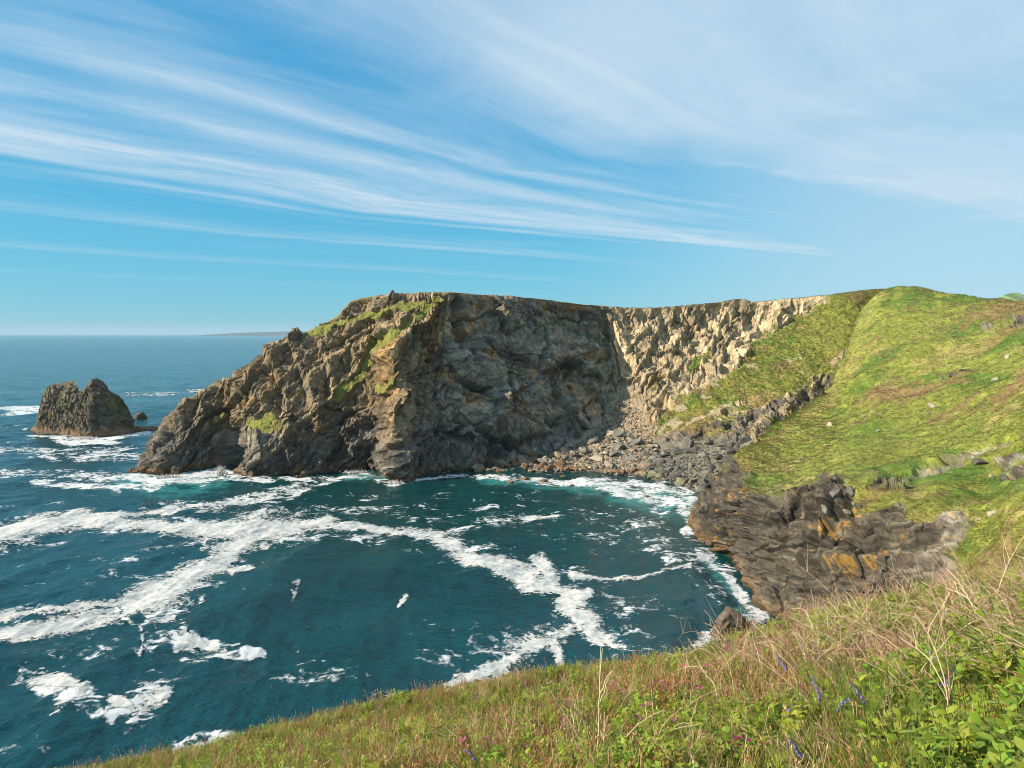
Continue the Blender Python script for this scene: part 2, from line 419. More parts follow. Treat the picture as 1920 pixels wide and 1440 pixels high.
# let the top edge wander: rim notches and knobs along the skyline
nuA, nvA = GA.shape[:2]
NA = normals(GA); PA = GA.reshape(-1, 3); nA = NA.reshape(-1, 3)
qA = proj(PA); row = np.tile(np.arange(nvA), nuA)
vis = row <= sum(subA[:7]); sky_row = sum(subA[:7])
jit = np.stack([fbm(PA, 7, 4, 90), fbm(PA, 7, 4, 91)], 1) * 13
qj = qA + jit
turf = sstep(poly_in(qj, [(1228, 792), (1236, 822), (1290, 806), (1330, 800), (1345, 772), (1420, 752), (1480, 742), (1548, 695), (1620, 640), (1760, 520), (1600, 520),
       (1552, 560), (1510, 588), (1462, 612), (1412, 640), (1385, 690), (1340, 716), (1300, 735), (1262, 768)], 6.0), -1, 1)
for ln, wd in (([(826, 566), (800, 580), (765, 605), (728, 640), (700, 662), (680, 690), (652, 730), (636, 742)], 8),
               ([(572, 632), (620, 612), (668, 600), (720, 582), (790, 566)], 7),
               ([(498, 786), (520, 797), (470, 800)], 14), ([(735, 716), (705, 735)], 6), ([(420, 777), (405, 784)], 4),
               ([(1240, 712), (1215, 735)], 9), ([(1290, 690), (1330, 660)], 6)):
    turf = np.maximum(turf, sstep(line_d(qj * 0.6 + qA * 0.4, [(a, b, wd) for a, b in ln]) + fbm(PA, 3.5, 3, 79) * 0.55, 1.15, 0.75))
gully = sstep(poly_in(qj, [(1330, 806), (1345, 788), (1400, 768), (1470, 748), (1535, 692), (1575, 715), (1480, 790), (1420, 830)], 6) + 2.4 * fbm(PA, 7, 3, 44) - 0.8, -1, 1)
turf = np.maximum(turf, (1 - gully) * sstep(poly_in(qA, [(1320, 812), (1345, 780), (1400, 755), (1470, 735), (1545, 680), (1600, 690), (1580, 720), (1480, 795), (1420, 815)], 5), -1, 1))
rim = sstep(np.abs(row - sky_row) * 1.0, 4, 1) * (qA[:, 0] > 600) + (row > sky_row) * (qA[:, 0] > 560)
turf = np.clip(np.maximum(turf, rim * (0.75 + 0.3 * fbm(PA, 5, 2, 77))), 0, 1)
scree = sstep(poly_in(qj, [(905, 895), (900, 878), (1000, 864), (1060, 838), (1105, 800), (1140, 755), (1165, 728), (1205, 745), (1222, 800), (1245, 835), (1310, 826),
       (1380, 822), (1430, 838), (1360, 960), (1200, 905)], 8.0), -1, 1) * vis
bedA = bed_frame(250, 52)
dA, (fa, fb, fc, ca, cb, cc, QA) = rock_relief(PA, bedA, 3)
wallw = sstep(qA[:, 0], 770, 840) * sstep(qA[:, 0], 1180, 1120); palew = sstep(qA[:, 0], 1120, 1180)
bigf, bigc = facet((PA + 3 * fbm(PA, 9, 2, 71)[:, None]) @ bed_frame(130, 60).T / np.array((1, .8, .6)), 19.0, 72, 0.9)
def unit(*v): v = np.array(v, float); return v / np.linalg.norm(v)
nL, nW, nP = unit(-.58, -.25, .78), unit(.45, -.35, .82), unit(-.72, -.1, .66)
wav = fbm(PA, 16, 3, 62) * 2.2 + fbm(PA, 5, 2, 63) * 0.5
layA = (PA @ nL) * (1 - wallw - palew) + (PA @ nW) * wallw + (PA @ nP) * palew + wav + fbm(PA, 9, 3, 64) * 2.5 * palew
tA = PA[:, 0] * 0.86 + PA[:, 2] * 0.3 + fbm(PA, 8, 3, 65) * 1.6; bA = PA[:, 1] * 0.9 + PA[:, 2] * 0.25 + fbm(PA, 8, 3, 66) * 1.6
k1, j1 = blocks(layA, tA, bA, 7.5, 13.0, 261); k2, j2 = blocks(layA, tA, bA, 3.0, 6.0, 264); k3, j3 = blocks(layA, tA, bA, 1.25, 3.0, 267)
lrg = (ridged(PA, 34, 3, 3) - 0.45) * 6.0 + fbm(PA, 13, 3, 8) * 1.0
nBed = nL[None] * (1 - wallw - palew)[:, None] + nW[None] * wallw[:, None] + nP[None] * palew[:, None]
def bedc(L, seed, rise=.22):
    u = layA / L + fbm(PA, L * 3.2, 2, seed) * .25; i = np.floor(u); t = u - i; i = i.astype(np.int64)
    a0 = 0.35 + 0.65 * _r(_h(i, i * 0 + 7, i * 0, seed)); rs = rise * (0.6 + 0.9 * _r(_h(i, i * 0 + 9, i * 0, seed)))
    return np.where(t < rs, t / rs, 1 - (t - rs) / (1 - rs)) * a0 - 0.35, _r(_h(i, i * 0 + 11, i * 0, seed)) - 0.5
q1, h1 = bedc(8.0, 601); q2, h2 = bedc(3.1, 602); q3, h3 = bedc(1.3, 603, .3)
r1, g1 = crease(PA, (.92, .30, .22), 12.0, 611, .30, .45); r2, g2 = crease(PA, (.90, -.35, .18), 5.0, 612, .30, .5); r3, g3 = crease(PA, (.8, .5, -.3), 2.2, 613, .3, .5)
v1, w1 = crease(PA, (-.45, .35, .82), 15.0, 614, .25, .5); v2, w2 = crease(PA, (.35, .5, .79), 6.0, 615, .25, .5)
lf = 1 - wallw - palew; pc = 1 - .5 * palew
dA = (lrg + q1 * (2.6 + 1.0 * lf + .8 * palew) * (1 - .3 * wallw) + q2 * (1.15 + .4 * lf + .5 * palew) * (1 - .45 * wallw) + q3 * .42 + r1 * (3.2 + .9 * lf) + r2 * 1.7 * pc + r3 * .6 * pc + (v1 * 2.6 + v2 * 1.2) * (1 - .6 * palew - .4 * lf)
      + fa * 1.6 * pc + k1 * 2.4 * (1 - .55 * palew - .35 * lf) + k2 * .7 * pc + k3 * .25 + bigf * (2.5 + 5.0 * wallw) + fbm(PA, 1.2, 2, 12) * 0.10)
tone = 0.34 * h1 + 0.42 * h2 + 0.5 * h3 + 0.3 * g2 + 0.25 * k2 + 0.2 * k3
rk = 1 - np.maximum(turf, scree * 0.8)
rk = np.clip(rk, 0.08, 1)
soft = fbm(PA, 4, 4, 60) * 0.8 + fbm(PA, 1.2, 3, 61) * 0.35
disp = dA * rk + soft * (1 - rk)
# deep overhung hollows and ribs of the shaded wall, and the gut behind the buttress
for (x, y, rx, ry, dep) in ((430, 850, 26, 34, 7), (640, 850, 18, 34, 4), (872, 640, 26, 16, 4), (800, 700, 30, 50, 4), (905, 860, 50, 16, 4), (1135, 650, 7, 55, 4),
                            (1240, 640, 12, 40, 3), (700, 800, 10, 40, 2), (980, 690, 14, 40, 3), (1080, 700, 40, 30, 3), (560, 845, 16, 30, 3), (335, 850, 18, 24, 3)):
    disp -= dep * np.exp(-((qj[:, 0] - x) / rx) ** 2 - ((qj[:, 1] - y) / ry) ** 2) * rk
for (x, y, rx, ry, dep) in ((805, 780, 9, 60, 4), (760, 850, 14, 60, 3), (930, 740, 14, 50, 3.5), (1020, 720, 18, 60, 3.5), (1100, 660, 26, 40, 4), (500, 840, 40, 40, 3), (880, 840, 9, 40, 4), (720, 690, 20, 50, 2)):
    disp += dep * np.exp(-((qj[:, 0] - x) / rx) ** 2 - ((qj[:, 1] - y) / ry) ** 2) * rk
flip = np.sign((nA * (np.array((0, 0, CAMZ + 60)) - PA)).sum(1)); flip[flip == 0] = 1
nA = nA * flip[:, None]
edgefade = sstep(row, sum(subA) , sum(subA) - 4)
amp = np.clip(np.minimum((qA[:, 0] - 232) / 40, 1), 0.12, 1)
toprow = sstep(np.abs(row - sky_row), 26, 3) * np.where(qA[:, 0] > 740, 0.80, 0.25)
PA2 = PA + nA * (disp * amp * (1 - toprow))[:, None] * 0.92
PA2[:, 2] += rk * vis * fc * 0.4
# colour of the stone itself
nz1 = fbm(PA, 18, 4, 31); nz2 = fbm(PA, 5, 4, 32); nz3 = fbm(np.stack([tA * .3, bA * .3, layA], 1), 3.0, 4, 33); nz4 = fbm(PA, 1.6, 3, 34)
x, y = qA[:, 0], qA[:, 1]
c = np.tile(np.array((0.225, 0.172, 0.100), np.float32), (len(PA), 1))
c = cmix(c, (0.33, 0.265, 0.165), sstep(nz2 + 0.5 * nz3, 0.0, 0.9) * 0.8)
c = cmix(c, (0.12, 0.108, 0.085), sstep(nz3 + 0.4 * nz1, 0.05, 0.8) * 0.75)
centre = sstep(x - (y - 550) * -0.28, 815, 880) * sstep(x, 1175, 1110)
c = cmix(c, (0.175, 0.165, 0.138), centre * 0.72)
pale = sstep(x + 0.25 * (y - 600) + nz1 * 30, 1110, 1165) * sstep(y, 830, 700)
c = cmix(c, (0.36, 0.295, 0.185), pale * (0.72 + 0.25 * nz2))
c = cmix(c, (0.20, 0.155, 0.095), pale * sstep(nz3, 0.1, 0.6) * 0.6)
orange = sstep(nz1 * 0.6 + nz2 * 0.8, 0.22, 0.75) * sstep(y, 850, 760) * (1 - pale * 0.7)
c = cmix(c, (0.33, 0.185, 0.065), orange * 0.62)
rustb = np.exp(-((qj[:, 0] - 725) / 34) ** 2 - ((qj[:, 1] - 700) / 70) ** 2) + np.exp(-((qj[:, 0] - 800) / 10) ** 2 - ((qj[:, 1] - 790) / 45) ** 2)
c = cmix(c, (0.44, 0.27, 0.10), np.clip(rustb * 0.7, 0, 0.8) * sstep(nz3, -0.5, 0.3))
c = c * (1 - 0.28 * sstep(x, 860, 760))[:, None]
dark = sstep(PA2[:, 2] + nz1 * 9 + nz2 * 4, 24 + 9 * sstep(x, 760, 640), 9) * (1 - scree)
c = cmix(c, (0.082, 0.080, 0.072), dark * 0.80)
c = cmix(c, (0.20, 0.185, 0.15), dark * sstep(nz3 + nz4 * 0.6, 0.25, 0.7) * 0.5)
c = c * np.clip(1 + tone * rk * (1 - .3 * palew), .35, 1.8)[:, None]
c = c * (1 + 0.30 * np.clip(nz4 + 0.6 * fbm(PA, 0.9, 2, 38), -1, 1))[:, None]
c = cmix(c, (0.27, 0.215, 0.15), scree * sstep(x, 1260, 1200) * 0.85)
c = cmix(c, (0.13, 0.125, 0.105), scree * sstep(x, 1205, 1260) * 0.85)
c = cmix(c, (0.085, 0.075, 0.06), gully * sstep(nz2 + 0.5 * nz4, -0.25, 0.25))
gcol = np.tile(np.array((0.165, 0.182, 0.034), np.float32), (len(PA), 1))
gcol = cmix(gcol, (0.085, 0.150, 0.022), sstep(nz2 + nz1 * 0.5, 0.1, 0.6) * 0.8)
gcol = cmix(gcol, (0.265, 0.195, 0.070), sstep(fbm(PA, 9, 4, 37) + 0.35 * sstep(y, 700, 800) - .3 * sstep(x, 1450, 1560), 0.15, 0.75) * 0.8)
gcol = cmix(gcol, (0.180, 0.195, 0.038), sstep(x, 1480, 1600) * .6)
gcol = cmix(gcol, (0.17, 0.105, 0.055), sstep(fbm(PA, 14, 4, 45) + .5 * sstep(x, 1400, 1260), 0.3, 0.8) * 0.7 * (x > 1200))
gcol = cmix(gcol, (0.20, 0.16, 0.06), rim * (x < 1540) * 0.8)
gcol = cmix(gcol, (0.165, 0.145, 0.045), (x < 1180) * (0.45 + 0.4 * nz2))
bare = turf * sstep(fbm(PA, 6, 4, 39) - 0.5 * sstep(x, 1330, 1480), 0.28, 0.42) * (x > 1200) * (row < sky_row)
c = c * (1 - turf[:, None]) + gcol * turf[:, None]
c = cmix(c, (0.30, 0.25, 0.17), bare * 0.85)
weed = sstep(PA2[:, 2] + nz2 * 2.2 + nz1 * 1.5, 3.4, 1.2) * (1 - scree * 0.7)
c = cmix(c, (0.195, 0.110, 0.052), weed * np.clip(0.65 + 0.5 * nz4, 0, 1))
c = cmix(c, (0.05, 0.042, 0.03), sstep(PA2[:, 2] + nz4 * 0.5 + nz2 * 0.5, 1.3, 0.3) * 0.75)
turfA = turf * (1 - bare)
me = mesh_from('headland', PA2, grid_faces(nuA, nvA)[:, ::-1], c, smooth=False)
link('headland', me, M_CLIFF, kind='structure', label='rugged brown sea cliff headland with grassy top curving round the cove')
# samplers reused for boulders and turf
SAMP_A = dict(P=PA2, q=proj(PA2), turf=turfA, scree=scree, gully=gully, vis=vis)
print('A', time.time() - T0)

# ================================================================== NEAR SPUR AND RIGHT-HAND HILL
def B(px, w, pts, back):
    """pts: seven (py, d) from low rock to crest"""
    dw = CAMZ * F / (w - HZ)
    pts = [(p, dw + (d - dw) * (0.58 if k < 4 and 1330 < px < 1800 else 1.0)) for k, (p, d) in enumerate(pts)]     # the ledges stand steep
    zs = zz_(*pts[-1])
    return (px, [(-6.0, dw - 3), (0.0, dw)] + [(zz_(p, d), d) for p, d in pts] + [(zs + b[1], pts[-1][1] + b[0]) for b in back])
SP = ((6, -2.5), (22, -10), (60, -40)); SPW = ((12, -2), (40, -10), (90, -50)); HILL = ((20, 0.0), (120, -4), (500, -60))
colsB = [
    B(1290, 982, [(980, 244.5), (978, 245), (976, 246), (974, 247), (972, 248), (970, 249), (968, 250)], ((3, -1), (6, -3), (12, -8))),
    B(1300, 1000, [(995, 234), (985, 237), (978, 240), (970, 243), (965, 245), (958, 247), (954, 250)], ((3, -1), (8, -5), (14, -10))),
    B(1312, 1014, [(1005, 225), (990, 229), (978, 234), (967, 239), (957, 243), (948, 247), (940, 252)], ((4, -1), (10, -6), (20, -14))),
    B(1340, 1035, [(1020, 214), (1000, 218), (980, 224), (960, 230), (940, 238), (920, 247), (903, 256)], ((5, -2), (14, -9), (30, -24))),
    B(1370, 1047, [(1030, 208), (1000, 213), (970, 219), (940, 226), (915, 235), (885, 248), (860, 262)], SP),
    B(1400, 1105, [(1070, 187), (1020, 194), (960, 204), (915, 215), (890, 226), (862, 241), (838, 258)], SP),
    B(1425, 1135, [(1080, 182), (1020, 190), (965, 199), (925, 208), (885, 226), (850, 246), (816, 270)], SP),
    B(1450, 1162, [(1095, 174), (1030, 184), (975, 193), (930, 204), (880, 228), (835, 255), (795, 285)], SP),
    B(1500, 1185, [(1100, 166), (1030, 178), (970, 190), (920, 203), (870, 228), (815, 265), (768, 303)], SP),
    B(1530, 1200, [(1105, 162), (1030, 174), (970, 187), (912, 202), (855, 232), (795, 275), (744, 320)], SP),
    B(1556, 1208, [(1105, 159), (1030, 171), (970, 184), (906, 201), (845, 235), (780, 284), (720, 340)], SPW),
    B(1572, 1212, [(1105, 157), (1030, 169), (968, 183), (904, 200), (830, 243), (755, 298), (685, 356)], SPW),
    B(1590, 1216, [(1105, 155), (1030, 167), (966, 181), (904, 198), (820, 246), (728, 310), (645, 378)], SPW),
    B(1604, 1220, [(1105, 153), (1030, 165), (966, 179), (906, 196), (810, 247), (710, 315), (608, 396)], SPW),
    B(1625, 1226, [(1108, 151), (1030, 163), (968, 176), (913, 191), (812, 240), (705, 309), (572, 415)], SPW),
    B(1645, 1231, [(1110, 149), (1030, 161), (970, 173), (920, 187), (815, 232), (702, 303), (549, 422)], HILL),
    B(1665, 1234, [(1110, 147), (1032, 159), (975, 170), (928, 183), (818, 228), (702, 298), (541, 424)], HILL),
    B(1700, 1240, [(1112, 144), (1035, 154), (985, 163), (945, 172), (825, 218), (705, 286), (540, 415)], HILL),
    B(1760, 1245, [(1110, 138), (1040, 146), (985, 155), (930, 168), (820, 209), (705, 270), (547, 400)], HILL),
    B(1850, 1250, [(1100, 125), (1030, 133), (970, 143), (905, 159), (805, 192), (705, 245), (561, 360)], HILL),
    B(1930, 1250, [(1090, 110), (1020, 119), (950, 130), (880, 148), (790, 175), (700, 218), (566, 328)], HILL),
    B(2060, 1250, [(1070, 95), (1000, 105), (930, 117), (860, 132), (775, 155), (690, 190), (575, 280)], HILL),
    B(2400, 1240, [(1040, 70), (960, 80), (890, 92), (820, 106), (740, 125), (670, 150), (580, 215)], HILL),
]
pxB = np.concatenate([np.linspace(1290, 1960, 470), np.linspace(1966, 2400, 60)])
subB = [3, 50, 52, 52, 44, 70, 70, 90, 6, 8, 6]
GB = loft(colsB, pxB, subB)
nuB, nvB = GB.shape[:2]
PB = GB.reshape(-1, 3); nB = normals(GB).reshape(-1, 3)
flip = np.where(nB[:, 2] < 0, -1, 1); nB = nB * flip[:, None]
qB = proj(PB); rowB = np.tile(np.arange(nvB), nuB); crestB = sum(subB[:8])
jit = np.stack([fbm(PB, 5, 4, 190), fbm(PB, 5, 4, 191)], 1) * 16
qj = qB + jit; x, y = qB[:, 0], qB[:, 1]
rockp = sstep(poly_in(qj, [(1270, 1010), (1290, 945), (1335, 890), (1366, 852), (1384, 862), (1398, 880), (1404, 918), (1440, 930), (1475, 922), (1520, 912), (1570, 902), (1600, 925), (1592, 962), (1640, 968),
        (1690, 955), (1720, 985), (1762, 1015), (1790, 1060), (1800, 1300), (1250, 1300)], 7), -1, 1)
for poly in ([(1872, 868), (1905, 848), (1935, 842), (1930, 858), (1900, 870), (1885, 886)], [(1885, 885), (1930, 865), (1960, 880), (1940, 905), (1900, 905)],
             [(1640, 905), (1690, 895), (1700, 915), (1660, 920)], [(1840, 606), (1860, 602), (1858, 612), (1842, 616)], [(1895, 598), (1925, 590), (1925, 612), (1900, 612)],
             [(1700, 1000), (1760, 985), (1800, 960), (1830, 985), (1790, 1030), (1720, 1040)]):
    rockp = np.maximum(rockp, sstep(poly_in(qB + jit * 0.5, poly, 4), -1, 1))
scar = [(1940, 812, 5), (1880, 832, 6), (1830, 848, 8), (1780, 868, 9), (1735, 888, 9), (1680, 906, 8), (1630, 912, 6)]
sc_d = line_d(qB + jit * 0.35, scar)
rockp = np.maximum(rockp, sstep(sc_d + 0.5 * fbm(PB, 6, 3, 193), 0.9, 0.4) * 0.8)
rockp = np.maximum(rockp, sstep(line_d(qB + jit * 0.4, [(1372, 850, 7), (1430, 806, 3), (1490, 766, 4), (1535, 738, 6), (1560, 705, 5), (1545, 690, 4)]) + 0.6 * fbm(PB, 8, 3, 194), 1.1, 0.6))
rockp = np.maximum(rockp, sstep(line_d(qB + jit * 0.5, [(1556, 720, 5), (1566, 690, 4), (1548, 655, 4), (1530, 640, 3)]), 1.2, 0.7))
bedB = bed_frame(330, 14)
dB, (fa, fb, fc, ca, cb, cc, QB) = rock_relief(PB, bedB, 23, 0.42, 0.55, 0.5)
lay = PB @ bedB[2] + fbm(PB, 7, 3, 171) * 0.9
tS = PB @ bedB[0] + fbm(PB, 6, 3, 172) * 1.2; bS = PB @ bedB[1] + fbm(PB, 6, 3, 173) * 1.2
b1, e1 = blocks(lay, tS, bS, 3.6, 8.0, 181); b2, e2 = blocks(lay, tS, bS, 1.5, 4.2, 184); b3, e3 = blocks(lay, tS, bS, 0.7, 2.4, 187)
y1, z1 = crease(PB, bedB[2], 4.2, 621, .25, .3); y2, z2 = crease(PB, bedB[2], 1.7, 622, .28, .3); y3, z3 = crease(PB, bedB[2], .75, 623, .3, .3)
x1, z4 = crease(PB, (.88, .42, .1), 9.0, 624, .25, .5); x2, z5 = crease(PB, (.8, -.55, .2), 4.0, 625, .25, .5); x3, z6 = crease(PB, (.3, .9, .1), 6.0, 626, .25, .5)
jointB = np.clip(1 - np.minimum.reduce([e1 / 0.45, e2 / 0.22, np.ones_like(e1)]), 0, 1)
dB = dB * 0.35 + b1 * 2.2 + b2 * .8 + b3 * .3 + y1 * 2.4 + y2 * 1.1 + y3 * .45 + x1 * 2.8 + x2 * 1.3 + x3 * 2.0 - jointB * 0.3 * (b1 > 0)
toneB = .4 * z1 + .45 * z2 + .5 * z3 + .3 * z5 + .3 * b2 + .25 * b3
rkB = np.clip(rockp, 0.03, 1)
soft = fbm(PB, 14, 3, 160) * 1.3 + fbm(PB, 3.4, 4, 161) * 0.42
steps = ridged(PB * np.array((1, 1, 2.0)), 16, 3, 165)
dispB = dB * 0.9 * rkB + soft * (1 - rkB)
dispB -= sstep(sc_d, 1.3, 0.2) * 1.2
dispB += np.exp(-((line_d(qB, [(1940, 795, 14), (1780, 850, 16), (1630, 895, 14)])) ** 2)) * 1.3          # bank above the scar
for (xx, yy, rx, ry, dep) in ((1395, 1000, 6, 40, 5), (1428, 960, 10, 26, 4), (1600, 1000, 9, 60, 2.5), (1660, 1110, 14, 20, 3), (1340, 985, 14, 26, -3), (1440, 1080, 24, 24, -2.5), (1545, 950, 14, 30, -2.5), (1490, 1120, 40, 20, -2)):
    dispB -= dep * np.exp(-((qj[:, 0] - xx) / rx) ** 2 - ((qj[:, 1] - yy) / ry) ** 2)
ampB = np.clip((x - 1284) / 40, 0.1, 1)
PB2 = PB + nB * (dispB * ampB)[:, None]
nz1 = fbm(PB, 14, 4, 131); nz2 = fbm(PB, 4, 4, 132); nz3 = fbm(np.stack([PB[:, 0] * .18, PB[:, 1] * .18, lay * 1.1], 1), 1.0, 4, 133); nz4 = fbm(PB, 1.1, 3, 134)
c = np.tile(np.array((0.120, 0.104, 0.078), np.float32), (len(PB), 1))
c = cmix(c, (0.235, 0.205, 0.150), sstep(nz3, 0.05, 0.75) * 0.75)
c = cmix(c, (0.075, 0.066, 0.052), sstep(nz2 + nz1 * 0.5, 0.0, 0.7) * 0.7)
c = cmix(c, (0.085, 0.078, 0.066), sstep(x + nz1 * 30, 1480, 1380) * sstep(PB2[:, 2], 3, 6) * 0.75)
c = cmix(c, (0.34, 0.31, 0.25), sstep(x + nz1 * 40, 1640, 1760) * sstep(nz2 + 0.4 * nz3, -0.3, 0.4) * 0.7)
lich = np.zeros(len(PB), np.float32)
for (xx, yy, rx, ry) in ((1556, 988, 22, 18), (1595, 1062, 34, 26), (1655, 1065, 40, 20), (1560, 905, 22, 8), (1480, 915, 16, 8), (1395, 925, 22, 9), (1590, 1100, 26, 10), (1620, 985, 14, 8)):
    lich = np.maximum(lich, np.exp(-((qB[:, 0] + jit[:, 0] * 0.5 - xx) / rx) ** 2 - ((qB[:, 1] + jit[:, 1] * 0.5 - yy) / ry) ** 2))
c = cmix(c, (0.42, 0.235, 0.045), np.clip(sstep(lich * .75 + nz3 * 0.5 + nz2 * 0.25 + nz4 * 0.8, 0.62, 1.0) * 0.8, 0, 1))
c = c * np.clip(1 + toneB + .2 * nz4, .35, 1.8)[:, None]
c = cmix(c, (0.045, 0.04, 0.033), np.clip(jointB, 0, 1) * 0.25)
splash = sstep(PB2[:, 2] + nz1 * 3.0 + 0.016 * (1450 - x), 5.2, 2.6) * sstep(x, 1365, 1400)
c = cmix(c, (0.36, 0.275, 0.195), splash * np.clip(0.7 + 0.4 * nz3, 0, 1))
low = sstep(PB2[:, 2] + nz2 * 0.8, 3.2, 1.4)
c = cmix(c, (0.215, 0.135, 0.070), low * 0.85)
c = cmix(c, (0.04, 0.034, 0.026), sstep(PB2[:, 2] + nz4 * 0.4, 0.9, 0.2) * 0.7)
turfB = np.clip(1 - rockp, 0, 1)
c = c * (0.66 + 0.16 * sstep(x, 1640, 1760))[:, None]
g = np.tile(np.array((0.165, 0.188, 0.032), np.float32), (len(PB), 1))
gz = fbm(PB * np.array((1, .6, 1)), 16, 4, 141); gz2 = fbm(PB, 5, 4, 142); gz3 = fbm(PB * np.array((0.4, 1, 1)), 24, 3, 143)
g = cmix(g, (0.062, 0.130, 0.016), sstep(gz + gz2 * 0.7, 0.0, 0.6) * 0.85)
g = cmix(g, (0.270, 0.225, 0.075), sstep(gz3 + gz2 * 0.7, 0.10, 0.75) * 0.75)
g = cmix(g, (0.175, 0.115, 0.055), sstep(fbm(PB * np.array((.45, 1, 1)), 12, 4, 147) + .3 * gz2, 0.42, 0.8) * 0.7)
g = g * (1 + .35 * fbm(PB, 1.6, 3, 148))[:, None]
for ln in ([(1640, 742, 9), (1700, 735, 14), (1760, 725, 12), (1830, 700, 6)], [(1780, 625, 7), (1840, 590, 10), (1930, 572, 18)], [(1850, 770, 6), (1930, 700, 12)], [(1560, 745, 10), (1500, 790, 7), (1440, 830, 5)]):
    g = cmix(g, (0.205, 0.130, 0.062), sstep(line_d(qB + jit * 0.9, ln), 1.4, 0.5) * 0.75)
g = cmix(g, (0.245, 0.245, 0.060), sstep(line_d(qB + jit * 0.5, [(1650, 545, 12), (1618, 600, 14), (1598, 660, 14), (1570, 720, 14), (1530, 770, 16), (1480, 815, 16), (1425, 880, 14)]), 1.5, 0.3) * 0.6)
g = cmix(g, (0.060, 0.135, 0.016), np.exp(-((qj[:, 0] - 1640) / 70) ** 2 - ((qj[:, 1] - 815) / 18) ** 2) * 0.6)
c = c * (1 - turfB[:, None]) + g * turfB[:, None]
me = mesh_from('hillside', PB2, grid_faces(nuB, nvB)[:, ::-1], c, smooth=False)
link('hillside', me, M_SLOPE, kind='structure', label='sunlit green hillside above dark layered rock ledges')
SAMP_B = dict(P=PB2, q=proj(PB2), turf=turfB, rock=rockp, vis=rowB <= crestB + 2, g=g)
print('B', time.time() - T0)

# ================================================================== SEA STACK
def S(px, w, sky, back=12):
    dw = CAMZ * F / (w - HZ); ds = dw + back; zs = zz_(sky, ds)
    lv = [(zs * t, dw + back * gg) for t, gg in ((.10, .12), (.3, .3), (.6, .52), (.88, .85))]
    return (px, [(-5, dw - 3), (0, dw)] + lv + [(zs, ds), (zs * .8, ds + 6), (zs * .3, ds + 14), (-5, ds + 22)])
colsS = [S(56, 808, 806.5, 3), S(64, 810, 800, 5), (S(72, 812, 772, 10)), S(80, 813, 738, 14), S(92, 814, 724, 18), S(108, 815, 719, 20), S(126, 817, 716, 20), S(136, 818, 713, 20), S(143, 819, 722, 20),
         S(150, 820, 735, 19), S(157, 820, 731, 19), S(166, 820, 720, 19), S(178, 819, 710, 19), S(190, 818, 713, 19), S(204, 817, 729, 19), S(222, 815, 744, 18), S(236, 813, 762, 16), S(246, 811, 780, 13),
         S(254, 810, 800, 8), S(270, 808, 804, 4), S(300, 806, 804.5, 3)]
pxS = np.linspace(56, 300, 230); subS = [3, 20, 24, 34, 30, 16, 10, 12, 8]
GS = loft(colsS, pxS, subS); PS = GS.reshape(-1, 3); nS = normals(GS).reshape(-1, 3)
cen = np.array((-249, 480, 8)); fl = np.sign((nS * (PS - cen)).sum(1)); nS *= np.where(fl == 0, 1, fl)[:, None]
dS, (fa, fb, fc, ca, cb, cc, QS) = rock_relief(PS, bed_frame(120, 65), 43, 0.35, 0.4)
wS = np.clip(PS[:, 2] / 6 + 0.25, 0.1, 1) * np.clip((np.minimum(PS[:, 0] + 293, -(PS[:, 0] + 222))) / 8 + 0.2, 0.15, 1)
rowS = np.tile(np.arange(GS.shape[1]), len(pxS)); wS = wS * (1 - 0.6 * sstep(np.abs(rowS - sum(subS[:6])), 16, 2))
layS = PS @ np.array((.55, -.3, .78)) + fbm(PS, 7, 3, 241); kS, jS = blocks(layS, PS[:, 0] + PS[:, 2] * .3, PS[:, 1], 2.6, 5.0, 242)
dS = dS * 0.8 + kS * 2.2 + saw_(layS / 2.6) * 0.9
PS2 = PS + nS * (dS * 0.75 * wS)[:, None]
nz1 = fbm(PS, 9, 4, 231); nz2 = fbm(PS, 3, 4, 232); nz3 = fbm(QS, 2.5, 4, 233)
c = np.tile(np.array((0.135, 0.118, 0.085), np.float32), (len(PS), 1))
c = cmix(c, (0.30, 0.265, 0.185), sstep(nz2 + nz3 * .5, 0.0, 0.8) * sstep(PS2[:, 2], 8, 22) * 0.8)
c = cmix(c, (0.19, 0.18, 0.05), sstep(nz1 + PS2[:, 2] / 30, 0.8, 1.3) * 0.7)
c = cmix(c, (0.08, 0.073, 0.06), sstep(nz3, 0.1, 0.6) * 0.6)
c = cmix(c, (0.215, 0.135, 0.075), sstep(PS2[:, 2] + nz2 * 2.5, 4.8, 1.8) * 0.8)
c = cmix(c, (0.05, 0.042, 0.03), sstep(PS2[:, 2], 0.9, 0.2) * 0.6)
me = mesh_from('sea_stack', PS2, grid_faces(len(pxS), GS.shape[1])[:, ::-1], c * 0.72, smooth=False)
link('sea_stack', me, M_STACK, label='big twin-topped rock islet standing in the sea off the headland', category='sea stack')
print('S', time.time() - T0)

# ================================================================== SEA
WAVES = []
_wr = random.Random(5)
for L, amp_ in ((46, .40), (33, .32), (24, .25), (17, .19), (13, .14), (9.5, .105), (7.2, .095), (5.4, .080), (4.1, .068), (3.2, .052), (2.5, .040)):
    for _ in range(2):
        th = math.radians(-28 + _wr.uniform(-38, 38))
        WAVES.append((math.cos(th) * 2 * math.pi / L, math.sin(th) * 2 * math.pi / L, _wr.uniform(0, 6.28), amp_ * 0.75))
def wave(x, y):
    w1 = np.sin(x * 0.031 + y * 0.017) * 2.3 + np.sin(y * 0.043 - x * 0.011) * 1.7
    h = np.zeros_like(x)
    for kx, ky, ph, a in WAVES:
        s = np.sin(kx * (x + w1) + ky * (y + w1 * 1.3) + ph)
        h += a * (1 - 2 * np.abs(s) ** 0.8 * 0.5 - 0.35) if False else a * (np.exp(s - 1) * 1.6 - 0.75)
    return h * np.clip(1.6 - np.hypot(x, y) / 1500, 0.15, 1)
